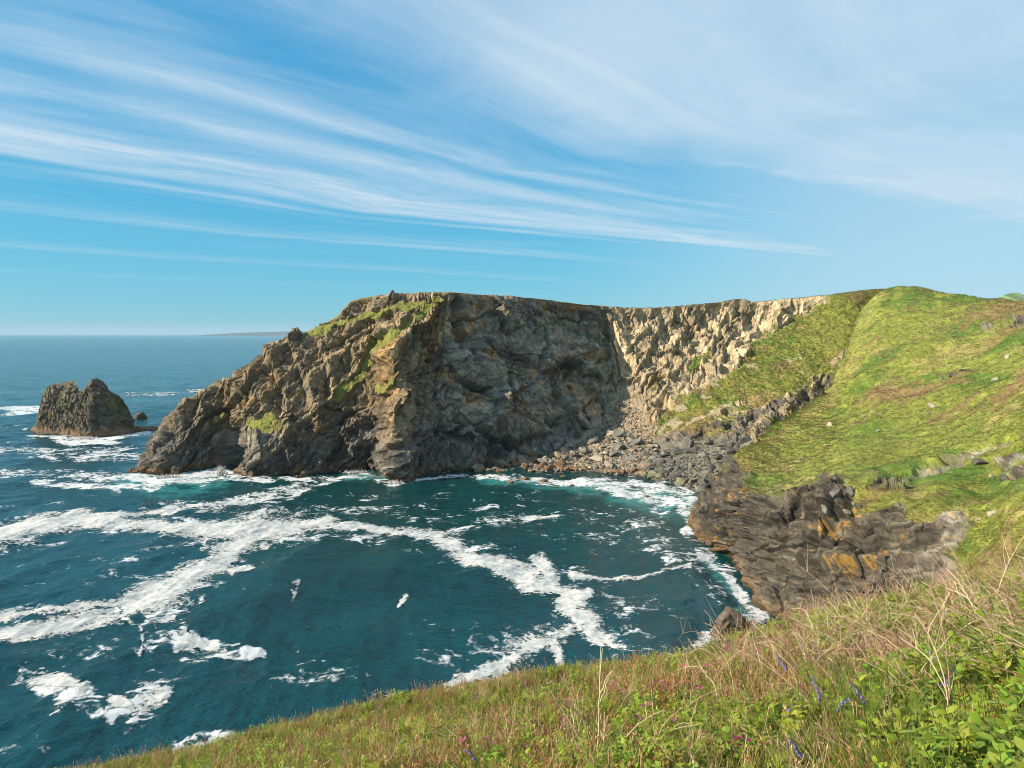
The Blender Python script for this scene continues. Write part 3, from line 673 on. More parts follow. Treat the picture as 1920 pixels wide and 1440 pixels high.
rr = np.concatenate([np.linspace(30, 92, 26), 95 * (700 / 95) ** np.linspace(0, 1, 470), 715 * (60000 / 715) ** np.linspace(0, 1, 150)])
th = np.concatenate([np.linspace(-80, -36, 40, endpoint=False), np.linspace(-36, 26, 440), np.linspace(26.5, 80, 40)]) * math.pi / 180
R_, T_ = np.meshgrid(rr, th, indexing='ij')
SX = (R_ * np.sin(T_)).ravel(); SY = (R_ * np.cos(T_)).ravel()
SZ = wave(SX, SY)
SP_ = np.stack([SX, SY, SZ], 1)
qs = proj(np.stack([SX, SY, np.zeros_like(SX)], 1))
qs = np.where((SY > 20)[:, None], qs, -9999).astype(np.float32)
P2 = np.stack([SX, SY, np.zeros_like(SX)], 1)
# how much lace foam floats where (currents keep it there), and where air-filled water turns turquoise
dens = (0.30 + 0.13 * fbm(P2, 45, 2, 305)).astype(np.float32) * sstep(SY, 900, 500); tur = np.zeros(len(SX), np.float32)
wob = np.stack([fbm(P2, 22, 3, 301), fbm(P2, 22, 3, 302)], 1) * np.array((22, 7))
qw = qs + wob
for pts, gain, ay in (
    ([(225, 890, 9), (300, 900, 14), (380, 897, 11), (430, 888, 7), (520, 900, 4)], 0.86, 1.0),
    ([(430, 897, 5), (560, 896, 5), (660, 888, 8), (700, 890, 8), (745, 908, 7), (830, 893, 4), (900, 892, 5)], 0.68, 1.0),
    ([(60, 812, 5), (130, 824, 7), (200, 823, 8), (290, 812, 7)], 0.85, 1.0),
    ([(900, 895, 6), (1000, 900, 10), (1100, 905, 14), (1200, 918, 24), (1290, 930, 26), (1300, 965, 26)], 0.74, 1.0),
    ([(1300, 960, 20), (1290, 1000, 14), (1320, 1040, 16), (1380, 1066, 18), (1385, 1110, 16), (1430, 1150, 20), (1360, 1180, 26), (1330, 1200, 30)], 0.72, 1.0),
    ([(0, 770, 7), (70, 768, 6), (110, 772, 2)], 0.8, 1.0), ([(0, 840, 10), (120, 850, 16), (240, 850, 18), (270, 870, 16)], 0.62, 1.0),
    ([(0, 885, 12), (120, 890, 10), (220, 895, 14)], 0.66, 1.0), ([(60, 905, 5), (200, 915, 10), (300, 912, 12)], 0.78, 1.0),
    ([(300, 945, 12), (400, 945, 12), (520, 925, 12), (620, 900, 8)], 0.66, 1.0),
    ([(560, 1010, 26), (700, 960, 22), (860, 990, 20), (1000, 975, 22), (1150, 960, 22), (1260, 990, 20)], 0.50, 1.0),
    ([(360, 1215, 34), (440, 1215, 20), (480, 1220, 10)], 0.72, 1.0), ([(60, 1265, 20), (130, 1300, 40), (170, 1340, 20)], 0.68, 1.0),
    ([(200, 1330, 26), (300, 1300, 30), (240, 1370, 14)], 0.66, 1.0), ([(520, 1250, 50), (700, 1240, 40)], 0.44, 1.0),
    ([(1240, 960, 30), (1230, 1010, 40), (1290, 1060, 30), (1330, 1120, 30)], 0.56, 1.0), ([(1000, 1060, 40), (1100, 1090, 30), (1170, 1190, 40), (1250, 1215, 30)], 0.55, 1.0), ([(880, 1245, 60), (1000, 1210, 50)], 0.50, 1.0),
    ([(250, 1140, 40), (330, 1170, 40), (260, 1220, 20)], 0.56, 1.0), ([(100, 1200, 60), (300, 1260, 60)], 0.42, 1.0), ([(380, 1395, 30), (470, 1385, 20), (350, 1400, 20)], 0.78, 1.0),
    ([(0, 980, 30), (300, 985, 26), (560, 990, 30), (700, 1000, 20), (850, 1030, 26), (1000, 1080, 26)], 0.55, 1.0),
    ([(0, 1190, 22), (200, 1150, 26), (400, 1070, 50)], 0.55, 1.0)):
    dd = line_d(qw, [(a, b, w * 1.7) for a, b, w in pts], ay)
    dens = np.maximum(dens, gain * sstep(dd, 1.0, 0.25))
for pts in ([(225, 895, 22), (330, 912, 26), (430, 897, 18)], [(1080, 915, 12), (1200, 932, 26), (1290, 950, 30)], [(640, 890, 8), (720, 895, 8)], [(900, 905, 9), (1080, 912, 10)], [(1330, 1045, 16), (1400, 1130, 22), (1360, 1180, 24)]):
    tur = np.maximum(tur, sstep(line_d(qw, pts), 1.3, 0.2))
green = sstep(qw[:, 0], 380, 640) * sstep(qw[:, 1], 1150, 930) * sstep(qw[:, 1], 870, 890)
me = mesh_from('sea', SP_, grid_faces(len(rr), len(th))[:, ::-1], None, dict(dens=dens, tur=tur, green=green))
m = bpy.data.materials.new('sea_water'); m.use_nodes = True; N = NT(m.node_tree); N.n.clear()
geo = N.add('ShaderNodeNewGeometry'); pos = geo.outputs['Position']
adn = N.add('ShaderNodeAttribute', attribute_name='dens').outputs['Fac']
atr = N.add('ShaderNodeAttribute', attribute_name='tur').outputs['Fac']
agr = N.add('ShaderNodeAttribute', attribute_name='green').outputs['Fac']
nb1 = N.noise(pos, 0.9, 5.0, 0.6, 0.3); nb2 = N.noise(pos, 0.16, 3.0, 0.5)
big = N.noise(pos, 0.012, 3.0, 0.5)
base = N.mix(N.sstep(big, 0.35, 0.65), (0.0018, 0.038, 0.047, 1), (0.0026, 0.052, 0.064, 1))
base = N.mix(N.math('MULTIPLY', agr, 0.85), base, (0.0020, 0.037, 0.037, 1))
base = N.mix(N.math('MULTIPLY', atr, N.sstep(N.noise(pos, 0.10, 4.0, 0.6), 0.3, 0.6)), base, (0.030, 0.200, 0.200, 1))
pr = N.add('ShaderNodeBsdfPrincipled', {'Base Color': base, 'Roughness': 0.16, 'IOR': 1.333, 'Specular IOR Level': 0.42})
hgt = N.math('ADD', N.math('MULTIPLY', nb1, 0.55), N.math('MULTIPLY', nb2, 1.4))
gust = N.math('ADD', 0.45, N.math('MULTIPLY', N.sstep(N.noise(pos, 0.022, 3.0, 0.5, 0.5), 0.3, 0.7), 0.75))
bmp = N.add('ShaderNodeBump', {'Strength': gust, 'Distance': 1.0, 'Height': hgt})
N.l.new(bmp.outputs[0], pr.inputs['Normal'])
# lace foam: stretched, torn sheets
wv = N.vmath('SCALE', N.vmath('SUBTRACT', N.noise(pos, 0.09, 4.0, 0.6, out='Color'), (0.5, 0.5, 0.5))); wv.node.inputs['Scale'].default_value = 14.0
pw = N.vmath('ADD', pos, wv)
l1 = N.noise(pw, 0.085, 7.0, 0.68)
l2 = N.noise(pw, 0.42, 6.0, 0.66)
vor = N.add('ShaderNodeTexVoronoi', {'Vector': pw, 'Scale': 0.30}, feature='DISTANCE_TO_EDGE').outputs['Distance']
lace = N.math('ADD', N.math('MULTIPLY', l1, 0.62), N.math('MULTIPLY', l2, 0.38))
lace = N.math('SUBTRACT', lace, N.math('MULTIPLY', N.sstep(vor, 0.0, 0.5), 0.07))
thr = N.math('SUBTRACT', 0.70, N.math('MULTIPLY', adn, 0.35))
ff = N.sstep(N.math('SUBTRACT', lace, thr), -0.015, 0.075)
foam = N.add('ShaderNodeBsdfPrincipled', {'Base Color': (0.56, 0.585, 0.60, 1), 'Roughness': 0.75, 'Specular IOR Level': 0.2})
fb_ = N.add('ShaderNodeBump', {'Strength': 0.5, 'Distance': 0.6, 'Height': l2}); N.l.new(fb_.outputs[0], foam.inputs['Normal'])
mx = N.add('ShaderNodeMixShader', {0: ff, 1: pr.outputs[0], 2: foam.outputs[0]})
N.l.new(mx.outputs[0], N.add('ShaderNodeOutputMaterial').inputs[0])
link('sea', me, m, kind='structure', label='deep teal sea with drifting lace foam reaching the horizon')
print('sea', time.time() - T0)

# ------------------------------------------------------------------ thick foam rafts floating on the water
M_FOAM = bpy.data.materials.new('foam_raft'); M_FOAM.use_nodes = True; N = NT(M_FOAM.node_tree)
b = N.n['Principled BSDF']; geo = N.add('ShaderNodeNewGeometry')
n1 = N.noise(geo.outputs['Position'], 0.55, 6.0, 0.7); n2 = N.noise(geo.outputs['Position'], 0.13, 3.0, 0.6)
N.l.new(N.mix(N.sstep(N.math('ADD', N.math('MULTIPLY', n1, 0.6), N.math('MULTIPLY', n2, 0.4)), 0.36, 0.62), (0.32, 0.37, 0.39, 1), (0.62, 0.61, 0.58, 1)), b.inputs['Base Color'])
b.inputs['Roughness'].default_value = 0.8; b.inputs['Specular IOR Level'].default_value = 0.15
thk = N.add('ShaderNodeAttribute', attribute_name='thick').outputs['Fac']
n3 = N.noise(geo.outputs['Position'], 0.9, 5.0, 0.7, 0.6)
alpha = N.sstep(N.math('ADD', thk, N.math('MULTIPLY', N.math('SUBTRACT', n3, 0.5), 2.6)), 0.10, 0.55)
N.l.new(N.math('MULTIPLY', alpha, 0.97), b.inputs['Alpha'])
bp = N.add('ShaderNodeBump', {'Strength': 0.7, 'Distance': 0.7, 'Height': n1}); N.l.new(bp.outputs[0], b.inputs['Normal'])
def raft(name, label, lines, seed, thr=0.02, step=(1.0, 0.7), rag=1.0, ns=12, thin=0.0):
    pts = np.array([p for ln in lines for p in ln]); mg = pts[:, 2].max() * 1.6 + 6
    xs = np.arange(pts[:, 0].min() - mg, pts[:, 0].max() + mg, step[0]); ys = np.arange(pts[:, 1].min() - mg, pts[:, 1].max() + mg, step[1])
    gx, gy = np.meshgrid(xs, ys, indexing='ij'); gx = gx.ravel().astype(np.float32); gy = gy.ravel().astype(np.float32)
    d = CAMZ * F / (gy - HZ); X = (gx - 960) / F * d; P = np.stack([X, d, np.zeros_like(X)], 1)
    q = np.stack([gx, gy], 1)
    w_ = np.stack([fbm(P, 26, 4, seed), fbm(P, 26, 4, seed + 1)], 1) * np.array((9, 4.5))
    dd = np.full(len(q), 1e9, np.float32)
    for ln in lines: dd = np.minimum(dd, line_d(q + w_, [(a_, b_, c_ * 1.22) for a_, b_, c_ in ln]))
    msk = 1 - dd + fbm(P, ns, 5, seed + 2, 0.62) * 0.62 * rag + fbm(P, 3.2, 4, seed + 3, 0.65) * 0.34 * rag
    P[:, 2] = wave(P[:, 0], P[:, 1]) + 0.06 + 0.08 * sstep(msk, thr, thr + 0.6) + fbm(P, 2.2, 3, seed + 4) * 0.05
    nx_, ny_ = len(xs), len(ys)
    fc = grid_faces(nx_, ny_)
    keep = (msk[fc] > thr).sum(1) >= 3
    fc = fc[keep]
    used, inv = np.unique(fc, return_inverse=True)
    me = mesh_from(name, P[used], inv.reshape(-1, 4), None, dict(thick=msk[used] - thr - thin))
    return link(name, me, M_FOAM, kind='stuff', label=label)
raft('foam_band', 'thick white foam band sweeping across the left of the bay below the headland',
     [[(-60, 1030, 26), (0, 1004, 26), (60, 988, 20), (150, 972, 13), (250, 983, 14), (340, 992, 15), (440, 993, 20), (500, 987, 24), (560, 981, 16), (620, 985, 11), (672, 992, 5)],
      [(120, 972, 8), (260, 966, 7), (330, 950, 6)], [(470, 975, 8), (500, 962, 5)]], 401)
raft('foam_band', 'broad white foam streak branching from the foam band down to the lower left',
     [[(478, 998, 18), (440, 1032, 20), (400, 1062, 28), (350, 1090, 30), (290, 1118, 24), (220, 1146, 15), (120, 1168, 13), (40, 1186, 12), (-60, 1206, 10)],
      [(440, 1070, 14), (478, 1066, 6)]], 411)
raft('foam_band', 'thin white foam streak alongside the upper edge of the lower left streak',
     [[(300, 1100, 6), (210, 1132, 9), (120, 1146, 10), (50, 1152, 11), (-60, 1168, 10)]], 421, 0.08, rag=1.3)
raft('foam_band', 'white foam ribbon running from the bay centre towards the near rocks',
     [[(640, 990, 4), (740, 999, 7), (810, 1003, 9), (840, 1016, 15), (880, 1045, 15), (940, 1066, 18), (1000, 1086, 19), (1050, 1102, 12), (1100, 1116, 7)],
      [(1000, 1046, 6), (1022, 1062, 10), (1045, 1090, 12)]], 431)
raft('foam_patch', 'wide white foam patch at the end of the ribbon beside the near slope',
     [[(1060, 1112, 10), (1062, 1135, 20), (1085, 1160, 24), (1115, 1185, 22), (1148, 1212, 12), (1172, 1224, 4)], [(1050, 1122, 8), (1100, 1115, 8)]], 441)
raft('foam_patch', 'long white foam tongue reaching along the foot of the foreground slope',
     [[(1095, 1176, 14), (1045, 1192, 20), (990, 1222, 24), (930, 1252, 18), (870, 1272, 16), (845, 1284, 10)], [(1040, 1205, 14), (1055, 1240, 8)]], 451)
raft('foam_patch', 'narrow white foam line leading to the brown rock ledges',
     [[(1072, 1080, 6), (1120, 1084, 6), (1190, 1086, 6), (1225, 1078, 6), (1300, 1062, 4)]], 461)
for k, (lb, ln, sd) in enumerate((
    ('ragged white foam patch in the lower left corner of the sea', [[(30, 1275, 12), (90, 1268, 16), (140, 1290, 12), (150, 1300, 18), (100, 1330, 14)]], 471),
    ('torn foam patch low on the left, right of the corner patch', [[(210, 1315, 8), (255, 1330, 8), (310, 1296, 14), (250, 1335, 8)]], 481),
    ('scattered foam clump in the middle left of the bay', [[(345, 1185, 6), (360, 1205, 12), (330, 1222, 6)], [(360, 1206, 8), (420, 1218, 6)]], 491),
    ('small upright foam fleck alone in the dark bay', [[(562, 1082, 5), (555, 1100, 8), (548, 1115, 4)]], 501),
    ('tiny curved foam fleck near the centre of the bay', [[(757, 1118, 4), (750, 1132, 5), (742, 1142, 2)]], 511),
    ('slim foam slick just below the lower left streak', [[(385, 1115, 6), (375, 1135, 9), (355, 1152, 5)]], 521),
    ('drawn-out foam slick dripping below the lower left streak', [[(228, 1160, 5), (258, 1182, 6), (266, 1210, 4), (262, 1232, 3)], [(258, 1176, 5), (320, 1162, 5)]], 531),
    ('foam patch at the foot of the slope below the dry tuft', [[(690, 1297, 6), (720, 1300, 8), (790, 1310, 10)]], 541),
    ('foam patch showing above the grass at the bottom left', [[(355, 1398, 5), (385, 1393, 8), (410, 1402, 6)]], 551),
    ('flat foam slick midway along the inner bay', [[(955, 976, 4), (1000, 972, 5), (1038, 970, 4)]], 561),
    ('pale foam slick between headland tip and main foam band', [[(310, 958, 5), (380, 950, 7), (440, 940, 8), (540, 932, 7), (560, 925, 4)]], 571),
    ('thin white foam line on the open sea beside the rock islet', [[(232, 743, 2.2), (300, 738, 2.6), (350, 734, 2.8), (392, 731, 2)]], 581))):
    raft('foam_patch', lb, [[(a_, b_, c_ * 1.2) for a_, b_, c_ in l_] for l_ in ln], sd, 0.02, (0.9, 0.6), 1.5, 5, 0.36)
print('foam', time.time() - T0)

# ================================================================== BOULDERS, SKERRIES, OUTCROPS
def boulder_mesh(name, seed, squash=(1, 1, 0.72), sub=2, rough=0.22, cuts=13):
    """a lump cut by flat fracture planes"""
    import bmesh
    bm = bmesh.new(); bmesh.ops.create_icosphere(bm, subdivisions=sub, radius=1.0)
    V = np.array([v.co[:] for v in bm.verts]); r = np.random.default_rng(seed)
    for _ in range(cuts):
        n = r.normal(size=3); n /= np.linalg.norm(n); h = r.uniform(0.34, 0.74)
        d = V @ n; ov = np.maximum(d - h, 0); V -= ov[:, None] * n
    V += fbm(V + seed * 3.7, 0.8, 3, seed)[:, None] * V * rough * 0.28
    V *= np.array(squash)
    V /= np.abs(V[:, :2]).max()
    F_ = np.array([[v.index for v in f.verts] for f in bm.faces]); bm.free()
    return V.astype(np.float32), F_
PALE, TAN, GREY, DARKG, BROWN, GREENG = (0.31, 0.27, 0.205), (0.235, 0.185, 0.125), (0.15, 0.145, 0.125), (0.085, 0.085, 0.073), (0.165, 0.100, 0.055), (0.165, 0.17, 0.105)
_bcache = {}
def boulder_data(shape, colname, colv):
    k = (shape, colname)
    if k not in _bcache:
        V, F_ = boulder_mesh('boulder', 100 + shape, ((1, .8, .62), (1, .9, .8), (1, .7, .5), (.9, 1, .7), (1, .62, .75), (1, .8, .45))[shape % 6])
        cc_ = np.tile(np.array(colv, np.float32), (len(V), 1)) * (1 + 0.22 * fbm(V + shape * 5, 0.5, 3, shape))[:, None]
        me = mesh_from('boulder', V, F_, cc_, smooth=False); me.materials.append(M_BOULDER); _bcache[k] = me
    return _bcache[k]
def sample(S, poly, n, rng, minz=-0.3, maxpy=None):
    q = S['q']; m = (poly_in(q, poly, 1.0) > 0) & S['vis'] & (S['P'][:, 2] > minz)
    idx = np.nonzero(m)[0]
    return S['P'][rng.choice(idx, n)] if len(idx) else np.zeros((0, 3))
POLY_PALE = [(905, 886), (960, 872), (1010, 866), (1060, 846), (1100, 822), (1140, 800), (1200, 815), (1235, 835), (1210, 890), (1100, 888), (980, 890)]
POLY_DARK = [(1212, 852), (1280, 838), (1340, 826), (1400, 820), (1425, 836), (1385, 866), (1350, 905), (1325, 935), (1300, 925), (1255, 902), (1205, 893)]
POLY_GUL = [(1345, 790), (1400, 768), (1470, 745), (1540, 700), (1555, 718), (1480, 768), (1430, 805), (1380, 815)]
rb = np.random.default_rng(77)
placed = []
def zone_word(q):
    if q[0] < 1215: return ', left part' if q[0] < 1020 else ', middle part' if q[0] < 1120 else ', right part'
    return ', seaward end' if q[1] > 880 else ', middle' if q[1] > 845 else ', upper end'
def put_boulders(poly, n, lo, hi, pick, S=SAMP_A, gap=0.55):
    pts = sample(S, poly, n * 14, rb)
    szs = np.sort(lo + (hi - lo) * rb.random(n) ** 2.8)[::-1]
    k = 0; cnt = 0
    for p in pts:
        if cnt >= n: break
        s = szs[cnt]
        if any((p[0] - o[0]) ** 2 + (p[1] - o[1]) ** 2 < ((s + o[3]) * gap) ** 2 for o in placed): continue
        placed.append((p[0], p[1], p[2], s)); cnt += 1
        cn, cv, lb, gr = pick(p, s)
        qd = proj(p[None])[0]; sz = ('huge ' if s > 3.2 else 'large ' if s > 2.3 else 'mid-sized ' if s > 1.6 else 'small '); side = zone_word(qd)
        lb = sz + lb + side; gr = sz + gr + side
        o = link('boulder', boulder_data(int(rb.integers(0, 12)), cn, cv), None, None, (p[0], p[1], p[2] + s * 0.16), label=lb, category='boulder', group=gr)
        o.scale = (s, s * rb.uniform(.8, 1.15), s * rb.uniform(.8, 1.2)); o.rotation_euler = (rb.uniform(-.35, .35), rb.uniform(-.35, .35), rb.uniform(0, 6.28))
def pick_pale(p, s):
    if p[2] < 1.3: return ('brown', BROWN, 'brown seaweed-stained boulder at the talus water edge', 'brown boulders at the waterline')
    if rb.random() < 0.3: return ('grey', GREY, 'grey angular boulder on the pale talus below the shaded cliff', 'grey boulders on the pale talus')
    if rb.random() < 0.5: return ('pale', PALE, 'pale angular boulder on the talus in the cove', 'pale boulders on the talus')
    return ('tan', TAN, 'tan angular boulder on the talus in the cove', 'tan boulders on the talus')
def pick_dark(p, s):
    r = rb.random()
    if p[2] < 2.0 and r < 0.5: return ('greeng', GREENG, 'greenish grey boulder at the dark boulder bank water edge', 'greenish boulders at the bank foot')
    if r < 0.32: return ('grey', GREY, 'mid grey boulder in the dark boulder bank beside the green spur', 'grey boulders in the boulder bank')
    return ('dark', DARKG, 'blackish boulder in the dark boulder bank beside the green spur', 'blackish boulders in the boulder bank')
def pick_gully(p, s):
    return ('dark', DARKG, 'blackish rock lying in the gully behind the green spur', 'rocks in the gully')
put_boulders(POLY_PALE, 140, 0.9, 3.9, pick_pale)
put_boulders(POLY_DARK, 130, 0.9, 4.0, pick_dark)
put_boulders(POLY_GUL, 18, 0.8, 2.2, pick_gully)
# small rubble between them: uncountable
def rubble(name, label, polys, n, lo, hi, S, seed):
    r = np.random.default_rng(seed); Vs, Fs, Cs = [], [], []; off = 0
    base = [boulder_mesh('r', 300 + k, sub=1, cuts=5) for k in range(6)]
    for poly, cols, cnt in polys:
        pts = sample(S, poly, cnt, r, -0.1)
        for p in pts:
            V, F_ = base[r.integers(0, 6)]; s = lo + (hi - lo) * r.random() ** 2; a = r.uniform(0, 6.28); ca_, sa_ = math.cos(a), math.sin(a)
            v = V * s * r.uniform(.7, 1.25, 3); v = np.stack([v[:, 0] * ca_ - v[:, 1] * sa_, v[:, 0] * sa_ + v[:, 1] * ca_, v[:, 2]], 1) + p + (0, 0, s * .15)
            Vs.append(v); Fs.append(F_ + off); off += len(v)
            Cs.append(np.tile(np.array(cols[r.integers(0, len(cols))]) * r.uniform(.7, 1.2), (len(v), 1)))
    me = mesh_from(name, np.concatenate(Vs), np.concatenate(Fs), np.concatenate(Cs), smooth=False)
    return link(name, me, M_BOULDER, kind='stuff', label=label)
rubble('rubble', 'loose stones filling the beach between the boulders', [(POLY_PALE, (PALE, TAN, GREY, DARKG), 2200), (POLY_DARK, (DARKG, DARKG, GREY, GREENG), 1700), (POLY_GUL, (DARKG, GREY), 110),
       ([(1110, 815), (1145, 760), (1180, 740), (1215, 790), (1235, 830)], (PALE, TAN), 500)], 1, 0.3, 1.05, SAMP_A, 5)
# rocks awash
for px, py, s, cn, cv, lb in (
    (912, 881, 3.4, 'brown', BROWN, 'big orange-brown boulder at the foot of the shaded cliff'),
    (937, 893, 2.2, 'brown', BROWN, 'brown rock awash just right of the big orange-brown boulder'),
    (958, 905, 2.4, 'brown', BROWN, 'outermost brown rock awash below the shaded cliff'),
    (984, 898, 3.0, 'brown', BROWN, 'broad brown rock awash between two smaller ones'),
    (1020, 902, 2.6, 'brown', BROWN, 'brown rock awash off the pale talus'),
    (1072, 911, 1.5, 'brown', BROWN, 'lone small brown rock awash farther out in the cove'),
    (1125, 903, 1.2, 'brown', BROWN, 'tiny brown rock awash in the white water'),
    (1213, 931, 1.6, 'brown', BROWN, 'lone brown rock in the surf near the dark boulder bank'),
    (1056, 894, 2.0, 'brown', BROWN, 'flat brown rock awash at the talus edge')):
    p = sea_at(px, py); o = link('skerry', boulder_data(int(rb.integers(0, 12)), cn, cv), None, None, (p[0], p[1], 0.1), label=lb, category='rock')
    o.scale = (s, s * .8, s * .62); o.rotation_euler = (0, 0, rb.uniform(0, 6.28))
def big_rock(name, loc, size, seed, col, label, cat='rock', dark=None, rot=0.0, cuts=12, squash=(1, .8, .8)):
    V, F_ = boulder_mesh(name, seed, squash, 4, 0.3, cuts)
    W_ = V * np.array(size); 
    V2 = W_ + fbm(W_ + seed, 1.6, 4, seed)[:, None] * V * 0.22 * min(size)
    cc_ = np.tile(np.array(col, np.float32), (len(V), 1)) * (1 + 0.3 * fbm(W_, 1.0, 4, seed + 1))[:, None]
    if dark is not None: cc_ = cmix(cc_, dark, sstep(V2[:, 2] + fbm(W_, 1.5, 2, 3) * 0.6, 0.15 * size[2], -0.2 * size[2]))
    o = link(name, mesh_from(name, V2, F_, cc_, smooth=False), M_BOULDER, None, loc, label=label, category=cat); o.rotation_euler = (0, 0, rot)
    return o
p = sea_at(1385, 1192); big_rock('sea_rock', (p[0] + .6, p[1] + 2.5, 1.6), (4.6, 3.6, 3.4), 611, (0.115, 0.090, 0.062), 'brown block of rock in the water just beyond the foreground slope', dark=(.10, .065, .03), squash=(1, .85, .8))
p = sea_at(1358, 1190); big_rock('sea_rock', (p[0] - .2, p[1] + .6, 0.9), (3.4, 2.6, 2.6), 612, (0.105, 0.078, 0.05), 'lower brown rock leaning against the block beyond the foreground slope', dark=(.10, .065, .03))
p = sea_at(262, 786); big_rock('sea_rock', (p[0], p[1], 0.6), (5.2, 4, 5.5), 613, (0.085, 0.075, 0.06), 'small dark rock beside the twin-topped islet', dark=(.2, .12, .06))
p = sea_at(415, 889)
# spray where the swell strikes the headland
def spray(px, py, n, wx, hz_, label, seed):
    r = np.random.default_rng(seed); p0 = np.array(sea_at(px, py)); Vs, Fs = [], []; V, F_ = boulder_mesh('d', 5, (1, 1, 1), 1, 0.2, 2)
    for k in range(n):
        a = r.normal(0, .42); t = r.random() ** 1.6; dz = hz_ * t * (1 - abs(a) * .6); pp = p0 + (wx * (r.normal(0, .35) + a * t), r.normal(0, .8), dz)
        Vs.append(V * r.uniform(.07, .34) * (1.25 - t) * r.uniform(.6, 1.4, 3) + pp); Fs.append(F_ + k * len(V))
    c_ = np.full((n * len(V), 3), .66); link('sea_spray', mesh_from('sea_spray', np.concatenate(Vs), np.concatenate(Fs), c_), M_PETAL, kind='stuff', label=label)
spray(414, 889, 420, 2.6, 4.6, 'white burst of spray at the cave mouth of the headland', 1)
spray(318, 896, 380, 7.0, 2.0, 'low white spray along the tip of the headland', 2)
spray(668, 887, 320, 7.0, 1.8, 'low white spray left of the buttress foot', 3)
spray(160, 822, 260, 10.0, 1.8, 'low white spray along the foot of the islet', 4)
spray(738, 906, 200, 4.0, 1.6, 'white spray at the buttress foot', 5)
# stones and outcrops on the green hillside
KD_P = SAMP_B['P']; KD_Q = SAMP_B['q']
def on_hill(px, py):
    m = np.nonzero(SAMP_B['vis'])[0]; d = (KD_Q[m, 0] - px) ** 2 + (KD_Q[m, 1] - py) ** 2
    return KD_P[m[np.argmin(d)]]
STONES = (
    (1566, 930, 2.9, .9, 'GREY', 'tall upright grey slab at the top of the rock ledges'), (1548, 958, 1.9, .9, 'GREY', 'pale grey block below the tall upright slab'),
    (1594, 925, 1.8, 1.1, 'DARKG', 'dark block right of the tall upright slab'), (1610, 953, 1.4, .7, 'DARKG', 'dark squat block in the grass above the lichen ledges'),
    (1748, 764, 1.7, 1.0, 'PALE', 'pale rock pair upper stone in the middle of the green hillside'), (1741, 776, 1.1, .7, 'PALE', 'pale small stone below the pale rock pair'),
    (1645, 808, 1.2, .5, 'PALE', 'flat pale stone lying in the dark green hollow'), (1555, 798, 1.2, 1.0, 'PALE', 'pale stone on the spur crest'),
    (1548, 835, 1.0, .5, 'PALE', 'pale flat stone halfway down the spur'), (1865, 713, 1.5, .9, 'PALE', 'pale standing stone high on the green hillside'),
    (1888, 671, 1.4, .8, 'PALE', 'pale stone near the top right of the hillside'), (1765, 713, 1.0, .7, 'PALE', 'small white stone at the start of the stone row'),
    (1785, 703, 1.5, .6, 'DARKG', 'dark stone in the row running up the hillside'), (1805, 695, 1.3, .5, 'DARKG', 'upper dark stone of the row on the hillside'),
    (1645, 724, 1.0, .6, 'TAN', 'tan stone beside the brown bracken strip'), (1852, 616, 2.4, .8, 'DARKG', 'dark outcrop just below the skyline right of the summit'),
    (1848, 727, 1.0, .6, 'DARKG', 'small dark rock below the pale standing stone'), (1838, 868, 1.9, .8, 'DARKG', 'dark rock beside the grey outcrop at the scar'),
    (1858, 893, 0.9, .7, 'PALE', 'small pale stone below the scar'), (1884, 902, 1.1, 1.1, 'DARKG', 'dark narrow stone below the grey outcrop'),
    (1862, 964, 1.2, .8, 'PALE', 'white block on the lower right slope'), (1835, 975, 0.9, .6, 'PALE', 'white stones left of the white block'),
    (1620, 782, .9, .5, 'GREY', 'grey stone in the line crossing the hillside'), (1640, 775, 1.0, .5, 'GREY', 'second grey stone in the line crossing the hillside'), (1660, 768, .9, .5, 'GREY', 'third grey stone in the line crossing the hillside'),
    (1600, 945, .8, .6, 'GREY', 'small grey stone among rubble below the slab'), (1586, 962, .9, .6, 'PALE', 'small pale stone among rubble below the slab'), (1500, 862, .8, .6, 'GREY', 'lone grey stone low on the spur'))
for k, (px, py, s, hz_, cn, lb) in enumerate(STONES):
    p = on_hill(px, py)
    V, F_ = boulder_mesh('stone', 700 + k, (1, .8, hz_), 3, 0.25, 10)
    cv = np.array(globals()[cn]); cc_ = np.tile(cv.astype(np.float32), (len(V), 1)) * (1 + 0.25 * fbm(V + k, 0.5, 3, k))[:, None]
    o = link('stone', mesh_from('stone', V, F_, cc_, smooth=False), M_BOULDER, None, (p[0], p[1], p[2] + s * hz_ * 0.12), label=lb, category='stone')
    o.scale = (s, s, s * .85); o.rotation_euler = (rb.uniform(-.2, .2), rb.uniform(-.2, .2), rb.uniform(0, 6.28))
print('boulders', time.time() - T0)

# far land
def ridge_land(name, label, px0, px1, d, prof_, col, depth):
    xs = np.linspace(px0, px1, 90); pys = np.interp(xs, [p[0] for p in prof_], [p[1] for p in prof_])
    X = (xs - 960) / F * d; Z = CAMZ - (pys - HZ) / F * d; Z = np.maximum(Z + 0.06 * Z * fbm(np.stack([X / d * 90, X * 0, X * 0], 1), 2.0, 4, 5), 0)
    rows = [np.stack([X, X * 0 + d - depth, np.minimum(Z * 0, 0) - 5], 1), np.stack([X, X * 0 + d - depth * .5, Z * 0.6], 1), np.stack([X, X * 0 + d, Z], 1), np.stack([X, X * 0 + d + depth, Z * 0 - 5], 1)]
    G = np.stack(rows, 1); P = G.reshape(-1, 3)
    nn = fbm(np.stack([P[:, 0] / d * 200, P[:, 2] / d * 900, P[:, 0] * 0], 1), 3, 3, 8)
    c = cmix(np.tile(np.array(col, np.float32), (len(P), 1)), np.array(col) * 2.2, sstep(nn, 0.1, 0.4))
    link(name, mesh_from(name, P, grid_faces(90, 4)[:, ::-1], c), M_SLOPE, kind='structure', label=label)
